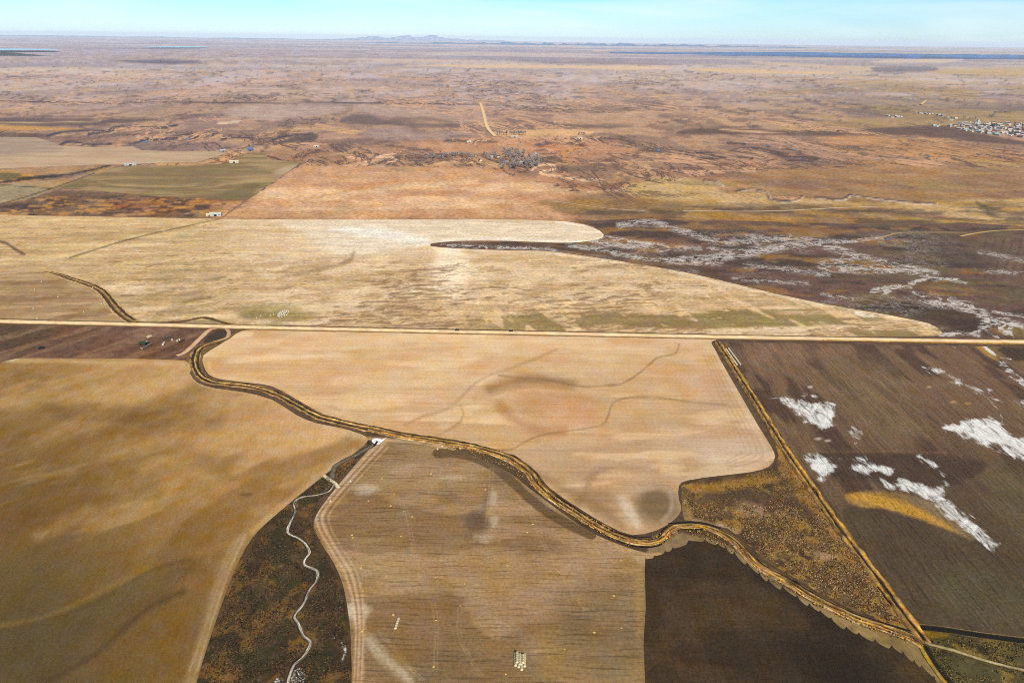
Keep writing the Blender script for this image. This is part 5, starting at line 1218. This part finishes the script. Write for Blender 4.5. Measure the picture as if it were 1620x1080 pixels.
for p in town_pts:
    house(p, .35 + hr2.choice((0, math.pi / 2)) + hr2.uniform(-.08, .08), hr2.choice(["white", "white", "white", "white", "grey tin", "grey tin", "slate", "slate", "slate", "red"]))
for (x, y) in [(1478, 200), (1482, 201), (1486, 199), (1455, 180), (1459, 180.5), (1465, 181), (1470, 181.5), (1475, 180.5), (1405, 183.5), (1412, 187), (1420, 186), (1426, 185), (1417, 184), (1500, 186), (1505, 191), (1512, 188), (1528, 194.5), (1534, 195), (1520, 196), (1440, 158), (1446, 157.5), (1490, 184), (1485, 183)]:
    r = house(at(x, y), hr2.uniform(0, 3), hr2.choice(["white", "white", "grey tin"]))
    r["label"] = "scattered white or tin-roofed house on the slope left of the town"; r["group"] = "scattered houses left of the town"
p = at(1546, 197)
el = empty("grain_elevator", (p.x, p.y, 0), .2, "tall white grain elevator rising above the town houses", "grain elevator")
MB().box(-5, 5, -4, 4, 0, 15).prism([(-5, 15), (0, 18), (5, 15)], -4, 4).build("tower", [m_white], el)
MB().box(-2.5, 2.5, -2, 2, 18, 21.5).build("headhouse", [m_tin], el)
for k in (-1, 1): MB().cyl((10 * k, 0, 0), (10 * k, 0, 11), 4, 4, 18).build("silo", [m_tin], el)

# ---- trees: bare cottonwoods, trunk and limbs with a crown of fine twig tufts
def tree_meshes(h, rw, seed, dense=340, spread=1.0):
    r = random.Random(seed)
    t = MB(); t.cyl((0, 0, 0), (r.uniform(-.2, .2), r.uniform(-.2, .2), h * .45), .045 * h, .028 * h, 8)
    tips = []
    for k in range(7):
        a = 2 * math.pi * k / 7 + r.uniform(-.3, .3); l = r.uniform(.35, .75)
        q = (rw * l * math.cos(a), rw * l * math.sin(a), h * r.uniform(.55, .88)); tips.append(Vector(q))
        t.cyl((0, 0, h * r.uniform(.28, .45)), q, .02 * h, .006 * h, 6)
    tips += [Vector((0, 0, h * .92)), Vector((0, 0, h * .6))]
    trunk = t.mesh("trunk", [m_bark])
    bm = bmesh.new()
    for k in range(dense):
        c = r.choice(tips); s = rw * .42
        p = c + Vector((r.gauss(0, s * .6), r.gauss(0, s * .6), r.gauss(0, s * .5)))
        if p.z < h * .18: p.z = h * .18 + r.random() * h * .1
        d = Vector((r.uniform(-1, 1), r.uniform(-1, 1), r.uniform(-.3, 1))).normalized()
        n = d.orthogonal().normalized(); n.rotate(Matrix.Rotation(r.uniform(0, 6), 3, d)); ll = r.uniform(.5, 1.1) * rw * .16
        f = bm.faces.new([bm.verts.new(p), bm.verts.new(p + d * ll + n * ll * .45), bm.verts.new(p + d * ll * 1.8), bm.verts.new(p + d * ll - n * ll * .45)])
        f.material_index = 0 if r.random() < .72 else 1
    me = bpy.data.meshes.new("crown"); bm.to_mesh(me); bm.free(); me.materials.append(m_twig); me.materials.append(m_twig_d)
    return trunk, me
TV = [tree_meshes(12, 5.2, 1, 700), tree_meshes(10, 4.8, 2, 600), tree_meshes(14, 4.6, 3, 650), tree_meshes(7, 3.6, 4, 260)]
BV = [tree_meshes(3.4, 3.2, 11, 220), tree_meshes(2.8, 3.6, 12, 220)]
def tree(p, v, s, label, group, name="tree"):
    tk_, cr = v
    r = empty(name, (p.x, p.y, 0), random.uniform(0, 6)); r.scale = (s, s, s * random.uniform(.9, 1.15))
    for nm, me in (("trunk", tk_), ("crown", cr)):
        o = bpy.data.objects.new(nm, me); COL.objects.link(o); o.parent = r
    return tag(r, label, "tree" if name == "tree" else "bush", group)
def trees_in(poly, n, vs, label, group, s0=.8, s1=1.3, gap=5, name="tree", seed=1):
    r = random.Random(seed); Pp = np.array(poly); pts = []; k = 0
    while len(pts) < n and k < 6000:
        k += 1
        x, y = r.uniform(Pp[:, 0].min(), Pp[:, 0].max()), r.uniform(Pp[:, 1].min(), Pp[:, 1].max())
        if not inside(np.array([x]), np.array([y]), Pp)[0]: continue
        p = at(x, y)
        if any((p - q).length < gap for q in pts): continue
        pts.append(p); tree(p, r.choice(vs), r.uniform(s0, s1), label, group, name)
def trees_on(line, n, vs, label, group, s0=.8, s1=1.3, wob=1.0, name="tree", seed=1):
    r = random.Random(seed); q = smooth_pts(line, 8) if len(line) > 2 else np.array(line, float)
    s = np.concatenate([[0], np.cumsum(np.hypot(np.diff(q[:, 0]), np.diff(q[:, 1])))])
    for k in range(n):
        t = s[-1] * (k + r.uniform(.1, .9)) / n
        tree(at(np.interp(t, s, q[:, 0]), np.interp(t, s, q[:, 1]) + r.uniform(-wob, wob)), r.choice(vs), r.uniform(s0, s1), label, group, name)
for k, (x, y, t) in enumerate([(806, 247, "white"), (818, 243, "grey tin"), (836, 251, "red"), (826, 259, "white"), (788, 249, "slate"), (846, 246, "grey tin"), (799, 256, "red"), (776, 250, "white"), (760, 255, "slate")]):
    r = house(at(x, y), random.uniform(0, 3), t)
    r["label"] = "small %s-roofed house half hidden among the trees of the river village" % t; r["group"] = "%s-roofed houses of the river village" % t
trees_on([(700, 228), (740, 231), (790, 229), (840, 230), (880, 232)], 18, BV + [TV[3]], "low bush scattered over the orange ground behind the village", "bushes on the orange ground", .8, 1.4, 4, "bush", seed=24)
trees_on([(560, 236), (600, 238), (640, 234), (690, 236)], 12, BV, "low bush along the faint creek far left of the village", "bushes far left of the village", .8, 1.3, 3, "bush", seed=25)
G1 = "bare grey tree in the dense grove of the river village"
trees_in([(786, 264), (796, 252), (806, 244), (832, 245), (842, 254), (838, 268), (804, 269)], 40, TV[:3], G1, "trees of the village grove", .8, 1.3, 12, seed=2)
trees_in([(838, 262), (842, 255), (852, 250), (856, 256), (850, 266), (840, 268)], 14, TV[:3], "bare grey tree in the clump beside the pale river bend", "trees by the river bend", .8, 1.3, 11, seed=3)
trees_in([(795, 240), (830, 238), (834, 248), (822, 252), (798, 246)], 16, TV[:3], "bare grey tree in the open upper part of the village", "trees above the village grove", .9, 1.4, 11, seed=4)
trees_on([(785, 213.6), (806, 213.4), (832, 213.8)], 17, [TV[2], TV[0]], "dark tree in the straight row at the foot of the straight road", "trees of the straight row", .8, 1.1, .5, seed=5)
trees_on([(914, 213.5), (926, 213.5)], 5, TV[:2], "tree in the tiny clump at the end of the golden strip", "trees of the tiny clump", .6, .8, .5, seed=6)
trees_on([(636, 241), (652, 244), (668, 248)], 8, [TV[3], BV[0]], "small tree along the meander left of the village", "trees along the meander", .8, 1.1, 1.2, seed=7)
trees_in([(672, 247), (684, 245), (690, 250), (680, 256), (674, 254)], 7, TV[:2], "grey tree in the round clump on the meander", "trees of the round clump", .8, 1.1, 9, seed=8)
trees_on([(694, 253), (712, 248), (734, 247), (752, 251)], 24, [TV[1], TV[3]], "grey tree in the ragged line between meander and village", "trees of the ragged line", .8, 1.2, 1.5, seed=9)
trees_in([(762, 243), (784, 242), (788, 250), (776, 256), (766, 252)], 16, [TV[1], TV[3]], "grey tree in the loose group left of the village grove", "trees left of the grove", .8, 1.1, 10, seed=10)
trees_on([(720, 221), (780, 222), (820, 224), (880, 222), (930, 224)], 16, BV + [TV[3]], "low bush along the creek beyond the village", "bushes beyond the village", .7, 1.2, 3, "bush", seed=11)
trees_on([(862, 238), (874, 242), (888, 244)], 7, [TV[3]] + BV, "bush in the dark line right of the orange paddock", "bushes right of the orange paddock", .8, 1.2, .8, "bush", seed=12)
trees_in([(892, 241), (920, 234), (934, 238), (930, 246), (906, 246)], 12, [TV[3]] + BV, "bush in the tangle where the track meets the river", "bushes in the river tangle", .8, 1.2, 8, "bush", seed=13)
trees_on([(944, 229), (975, 231), (1010, 235)], 10, BV, "low bush on the dry bank right of the village", "bushes on the dry bank", .8, 1.2, .8, "bush", seed=14)
trees_on([(393, 235.5), (396, 235)], 3, [TV[2]], "dark tree close behind the blue barn", "trees behind the blue barn", .7, .9, .5, seed=15)
trees_in([(1084, 243), (1110, 240), (1128, 245), (1122, 251), (1092, 250)], 10, BV, "low bush in the creek scar right of centre", "bushes in the creek scar", .8, 1.3, 8, "bush", seed=16)
trees_on([(1300, 228), (1320, 233), (1345, 236), (1372, 240)], 14, BV, "low bush along the dry creek on the right", "bushes along the right-hand creek", .9, 1.5, 1.8, "bush", seed=17)
trees_on([(1425, 245), (1460, 246), (1504, 250), (1545, 249), (1600, 252)], 14, BV, "low bush along the far right dry creek", "bushes along the far right creek", .9, 1.4, 1.2, "bush", seed=18)
trees_in([(1556, 187), (1574, 181), (1572, 189)], 5, TV[:3], "tree in the dark clump above the town", "trees above the town", .8, 1.2, 10, seed=19)
trees_on([(1570, 180), (1585, 179.5), (1600, 180)], 9, TV[:3], "tree in the dark shelter belt beyond the town", "trees of the shelter belt", .9, 1.3, .6, seed=20)
trees_in([(1482, 184), (1540, 187), (1552, 192), (1500, 190)], 16, [TV[1], TV[3]], "brownish tree on the slope behind the town", "trees on the slope behind the town", .7, 1.0, 14, seed=21)
trees_in([(1500, 200), (1600, 196), (1690, 200), (1690, 222), (1600, 214), (1540, 208)], 75, [TV[1], TV[3]], "bare tree growing between the town houses", "trees between the town houses", .8, 1.15, 15, seed=22)
trees_on([(1186, 202), (1192, 202)], 3, TV[:2], "dark tree on the pale strip before the purple field", "trees on the pale strip", .6, .8, .4, seed=23)

# ---- grass tussocks and sagebrush in the scrub: nobody could count them
def tussocks(name, pts_px, n, sizes, palette, z, seed, clump=0.5, csize=14, keep_off=None, off=2.5):
    r = np.random.default_rng(seed); Pp = np.array(pts_px, float)
    xs = []
    w0 = np.array([unproj(a, b) for a, b in Pp])
    x0, y0 = w0.min(0); x1, y1 = w0.max(0)
    need = n; X = np.zeros(0); Y = np.zeros(0)
    for _ in range(60):
        a = r.uniform(x0, x1, n * 3); b = r.uniform(y0, y1, n * 3)
        k = inside(a, b, w0)
        k &= fbm(a / csize, b / csize, seed, 3) + r.uniform(-.1, .1, len(a)) > clump
        if keep_off is not None:
            k &= seg_dist(a, b, keep_off, False)[0] > off
        X = np.concatenate([X, a[k]]); Y = np.concatenate([Y, b[k]])
        if len(X) >= n: break
    X, Y = X[:n], Y[:n]; n = len(X)
    R = r.uniform(sizes[0], sizes[1], n) * r.uniform(.6, 1.3, n); Hh = R * r.uniform(.55, 1.0, n)
    seg = 6
    V = np.zeros((n, 2 * seg + 1, 3)); ph = r.uniform(0, 6.28, n)
    for k in range(seg):
        a = ph + 2 * math.pi * k / seg
        j = r.uniform(.75, 1.25, n)
        V[:, k] = np.stack([X + R * j * np.cos(a), Y + R * j * np.sin(a), np.full(n, z - .05)], 1)
        j2 = j * r.uniform(.55, .85, n)
        V[:, seg + k] = np.stack([X + R * j2 * np.cos(a + .3), Y + R * j2 * np.sin(a + .3), z + Hh * r.uniform(.5, .85, n)], 1)
    V[:, 2 * seg] = np.stack([X, Y, z + Hh], 1)
    base = (np.arange(n) * (2 * seg + 1))[:, None]
    Q = []
    for k in range(seg):
        k2 = (k + 1) % seg
        Q.append(np.concatenate([base + k, base + k2, base + seg + k2, base + seg + k], 1))
        Q.append(np.concatenate([base + seg + k, base + seg + k2, base + 2 * seg, base + 2 * seg], 1))
    F4_ = np.concatenate(Q)
    quads = F4_[F4_[:, 2] != F4_[:, 3]]; tris = F4_[F4_[:, 2] == F4_[:, 3]][:, :3]
    me = bpy.data.meshes.new(name)
    me.vertices.add(V.shape[0] * V.shape[1]); me.vertices.foreach_set("co", V.astype(np.float32).ravel())
    nl = quads.size + tris.size
    me.loops.add(nl); me.polygons.add(len(quads) + len(tris))
    me.loops.foreach_set("vertex_index", np.concatenate([quads.ravel(), tris.ravel()]).astype(np.int32))
    me.polygons.foreach_set("loop_start", np.concatenate([np.arange(len(quads)) * 4, quads.size + np.arange(len(tris)) * 3]).astype(np.int32))
    me.update(calc_edges=True)
    pal = np.array(palette, float); pick = r.integers(0, len(pal), n)
    c = alb(np.clip(pal[pick] * r.uniform(.8, 1.2, n)[:, None], 0, 255))
    q = np.ones((n, 2 * seg + 1, 4), np.float32); q[:, :, :3] = c[:, None, :]
    at_ = me.attributes.new("soil", 'FLOAT_COLOR', 'POINT'); at_.data.foreach_set("color", q.ravel())
    at_ = me.attributes.new("cover", 'FLOAT_COLOR', 'POINT'); at_.data.foreach_set("color", np.tile(np.array([0, 0, 0, 1], np.float32), V.shape[0] * V.shape[1]))
    o = link(name, me, None, [m_strip]); o["kind"] = "stuff"
    return o
tussocks("grass_tussocks", [(1080, 800), (1160, 800), (1250, 800), (1300, 815), (1360, 880), (1410, 945), (1440, 990), (1400, 980), (1350, 960), (1300, 935), (1250, 905), (1212, 880), (1180, 852), (1150, 832), (1110, 820)], 12000, (.22, .5), [(140, 108, 66), (120, 90, 54), (100, 76, 48), (84, 64, 42), (156, 126, 84), (66, 50, 34)], .1, 31, .42, 9)
tussocks("grass_tussocks", [(1078, 770), (1150, 758), (1222, 742), (1236, 722), (1200, 655), (1160, 592), (1172, 592), (1250, 706), (1320, 815), (1260, 800), (1160, 800), (1084, 800)], 4000, (.2, .46), [(150, 114, 60), (124, 94, 52), (96, 74, 46), (70, 54, 36)], .1, 32, .47, 9)
tussocks("sagebrush", [(578, 716), (545, 747), (505, 790), (496, 832), (524, 892), (545, 960), (552, 1040), (550, 1190), (290, 1190), (330, 1040), (372, 908), (412, 842), (470, 790), (540, 738)], 14000, (.2, .5), [(80, 62, 40), (66, 52, 34), (56, 50, 32), (96, 74, 44), (46, 36, 25)], .08, 33, .45, 8, np.stack(unproj(*smooth_pts(creek_pts, 4).T), 1))
tussocks("reeds", [(1458, 1000), (1560, 1012), (1760, 1036), (1800, 1200), (1560, 1150), (1500, 1085)], 5000, (.22, .52), [(104, 88, 46), (86, 76, 42), (70, 62, 36), (120, 98, 48), (50, 42, 26)], .02, 34, .45, 7)
tussocks("canal_weeds", [(700, 700), (790, 720), (820, 734), (860, 775), (920, 812), (1000, 856), (1060, 838), (1110, 836), (1170, 866), (1230, 915), (1330, 968), (1450, 1012), (1440, 1020), (1320, 975), (1220, 920), (1150, 866), (1080, 842), (1040, 866), (990, 866), (900, 818), (840, 770), (800, 738), (700, 710)], 1500, (.2, .42), [(190, 148, 78), (160, 120, 60), (120, 90, 50), (84, 62, 36)], .8, 35, .48, 6)

# ---- far ground forms
def ridge(name, pts_px_range, dist, hfun, depth, col, seed, kind='structure', n=240, base_z=0.0):
    x0, x1 = pts_px_range
    m = flat_mat(name + " rock", col, 0.95, 0.8, 300.0)
    V = []; rows = 6
    for j in range(rows):
        v = j / (rows - 1)
        for i in range(n + 1):
            u = i / n; pxx = x0 + (x1 - x0) * u
            X = (pxx - 810) / FPX * (dist * math.cos(PITCH) + H * math.sin(PITCH)); Y = dist + (v - .5) * depth
            prof = math.sin(math.pi * v)
            z = base_z + hfun(u, pxx) * prof * (0.8 + .4 * float(fbm(np.array([X / depth * 3.]), np.array([v * 3.]), seed, 3)[0]))
            V.append((X, Y, z - (0 if 0 < j < rows - 1 else 30)))
    V = np.array(V); idx = np.arange(len(V)).reshape(rows, n + 1)
    F = np.stack([idx[:-1, :-1].ravel(), idx[:-1, 1:].ravel(), idx[1:, 1:].ravel(), idx[1:, :-1].ravel()], 1)
    o = link(name, np_mesh(name, V, F), None, [m]); tag(o, kind=kind)
    return o
def nz1(x, s, seed): return float(fbm(np.array([x / s]), np.array([seed * 1.7]), seed, 5)[0])
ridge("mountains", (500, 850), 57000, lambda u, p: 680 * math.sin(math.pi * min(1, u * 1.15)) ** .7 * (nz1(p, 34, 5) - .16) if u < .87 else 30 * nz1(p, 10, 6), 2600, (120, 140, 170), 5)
ridge("hills", (960, 1760), 17200, lambda u, p: (14 + 62 * sstep(0, .35, u)) * (nz1(p, 26, 7) * .7 + .35), 2600, (0, 96, 158), 7)  # blue of distant haze put into the hill colour
ridge("hills", (1080, 1760), 15600, lambda u, p: 40 * sstep(.05, .4, u) * (nz1(p, 14, 12) + .1), 700, (0, 62, 124), 12)  # haze blue painted into this nearer range too
ridge("hills", (560, 1300), 34000, lambda u, p: 130 * math.sin(math.pi * u) ** .6 * max(0, nz1(p, 12, 8) - .22) * 2, 1600, (20, 92, 140), 8)  # hazy blue is part of this base colour as well
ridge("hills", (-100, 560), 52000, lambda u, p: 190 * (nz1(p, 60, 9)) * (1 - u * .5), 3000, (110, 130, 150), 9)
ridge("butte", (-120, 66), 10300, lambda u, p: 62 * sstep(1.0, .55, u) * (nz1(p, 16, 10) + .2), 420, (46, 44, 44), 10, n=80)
# ================================================================== LIGHT, SKY, AIR
SUN_EL = D2R(38)
SHADOW = math.atan2(1.0, -0.30)                 # heading the shadows fall
sd = bpy.data.lights.new("sun", 'SUN'); sd.energy = 4.0; sd.angle = D2R(0.53); sd.color = (1.0, 0.95, 0.87)
so = bpy.data.objects.new("sun", sd); COL.objects.link(so)
so.location = (0, -400, 900)
ldir = Vector((math.cos(SHADOW) * math.cos(SUN_EL), math.sin(SHADOW) * math.cos(SUN_EL), -math.sin(SUN_EL)))
so.rotation_euler = ldir.to_track_quat('-Z', 'Y').to_euler()

w = bpy.data.worlds.new("World"); scene.world = w; w.use_nodes = True
nt = w.node_tree; N, L = nt.nodes, nt.links
bg = N["Background"]
sky = N.new("ShaderNodeTexSky"); sky.sky_type = 'NISHITA'; sky.sun_disc = False
sky.sun_elevation = SUN_EL
sky.sun_rotation = math.atan2(-ldir.x, -ldir.y)
sky.altitude = 900; sky.air_density = 1.0; sky.dust_density = 0.6; sky.ozone_density = 1.0
hs = N.new("ShaderNodeHueSaturation"); hs.inputs["Hue"].default_value = 0.5; hs.inputs["Saturation"].default_value = 1.0; hs.inputs["Value"].default_value = 1.0
# the lowest few degrees of sky are cyan rather than yellow
tc = N.new("ShaderNodeTexCoord"); sx = N.new("ShaderNodeSeparateXYZ"); L.new(tc.outputs["Generated"], sx.inputs[0])
rp = N.new("ShaderNodeValToRGB"); L.new(sx.outputs["Z"], rp.inputs[0])
el = rp.color_ramp.elements
el[0].position = 0.0; el[0].color = (0.70, 0.91, 1.30, 1); el[1].position = 0.5; el[1].color = (1, 1, 1, 1)
e_ = el.new(0.05); e_.color = (0.50, 0.84, 1.16, 1); e_ = el.new(0.12); e_.color = (0.5, 0.86, 1.1, 1)
tm = N.new("ShaderNodeMix"); tm.data_type = 'RGBA'; tm.blend_type = 'MULTIPLY'; tm.inputs["Factor"].default_value = 1.0
L.new(sky.outputs[0], tm.inputs["A"]); L.new(rp.outputs[0], tm.inputs["B"]); L.new(tm.outputs["Result"], hs.inputs["Color"])
# thin high cloud: pale streaks drawn out along the horizon
mp = N.new("ShaderNodeMapping"); mp.inputs["Scale"].default_value = (3.0, 3.0, 26.0); mp.inputs["Rotation"].default_value = (0.05, 0.10, 0.2)
L.new(tc.outputs["Generated"], mp.inputs[0])
nz = N.new("ShaderNodeTexNoise"); nz.inputs["Scale"].default_value = 1.3; nz.inputs["Detail"].default_value = 5; nz.inputs["Distortion"].default_value = 0.5
L.new(mp.outputs[0], nz.inputs["Vector"])
mr = N.new("ShaderNodeMapRange"); mr.inputs["From Min"].default_value = 0.42; mr.inputs["From Max"].default_value = 0.68; mr.inputs["To Max"].default_value = 0.55
L.new(nz.outputs["Fac"], mr.inputs["Value"])
mx = N.new("ShaderNodeMix"); mx.data_type = 'RGBA'
L.new(mr.outputs[0], mx.inputs["Factor"]); L.new(hs.outputs[0], mx.inputs["A"]); mx.inputs["B"].default_value = (7.0, 8.2, 8.6, 1)
L.new(mx.outputs["Result"], bg.inputs["Color"])
bg.inputs["Strength"].default_value = 0.06

# haze: one closed box of thin air round the whole place
bm = bmesh.new(); bmesh.ops.create_cube(bm, size=1.0)
bmesh.ops.scale(bm, vec=(130000, 130000, 430), verts=bm.verts); bmesh.ops.translate(bm, vec=(0, 0, 430 / 2 - 90), verts=bm.verts)
me = bpy.data.meshes.new("haze"); bm.to_mesh(me); bm.free()
hz = bpy.data.objects.new("haze", me); COL.objects.link(hz); hz["kind"] = "stuff"
mh = bpy.data.materials.new("haze"); mh.use_nodes = True; nt = mh.node_tree
nt.nodes.remove(nt.nodes["Principled BSDF"])
pv = nt.nodes.new("ShaderNodeVolumePrincipled"); pv.inputs["Color"].default_value = (0.78, 0.86, 1.0, 1); pv.inputs["Density"].default_value = 1 / 52000.0; pv.inputs["Anisotropy"].default_value = 0.0
nt.links.new(pv.outputs[0], nt.nodes["Material Output"].inputs["Volume"])
me.materials.append(mh)

scene.view_settings.view_transform = 'Standard'; scene.view_settings.look = 'None'
scene.view_settings.exposure = 1.05; scene.view_settings.gamma = 1.0
scene.cycles.max_bounces = 4; scene.cycles.diffuse_bounces = 2; scene.cycles.glossy_bounces = 2; scene.cycles.volume_bounces = 0
scene.cycles.use_denoising = False
scene.cycles.pixel_filter_type = 'BLACKMAN_HARRIS'; scene.cycles.filter_width = 1.0
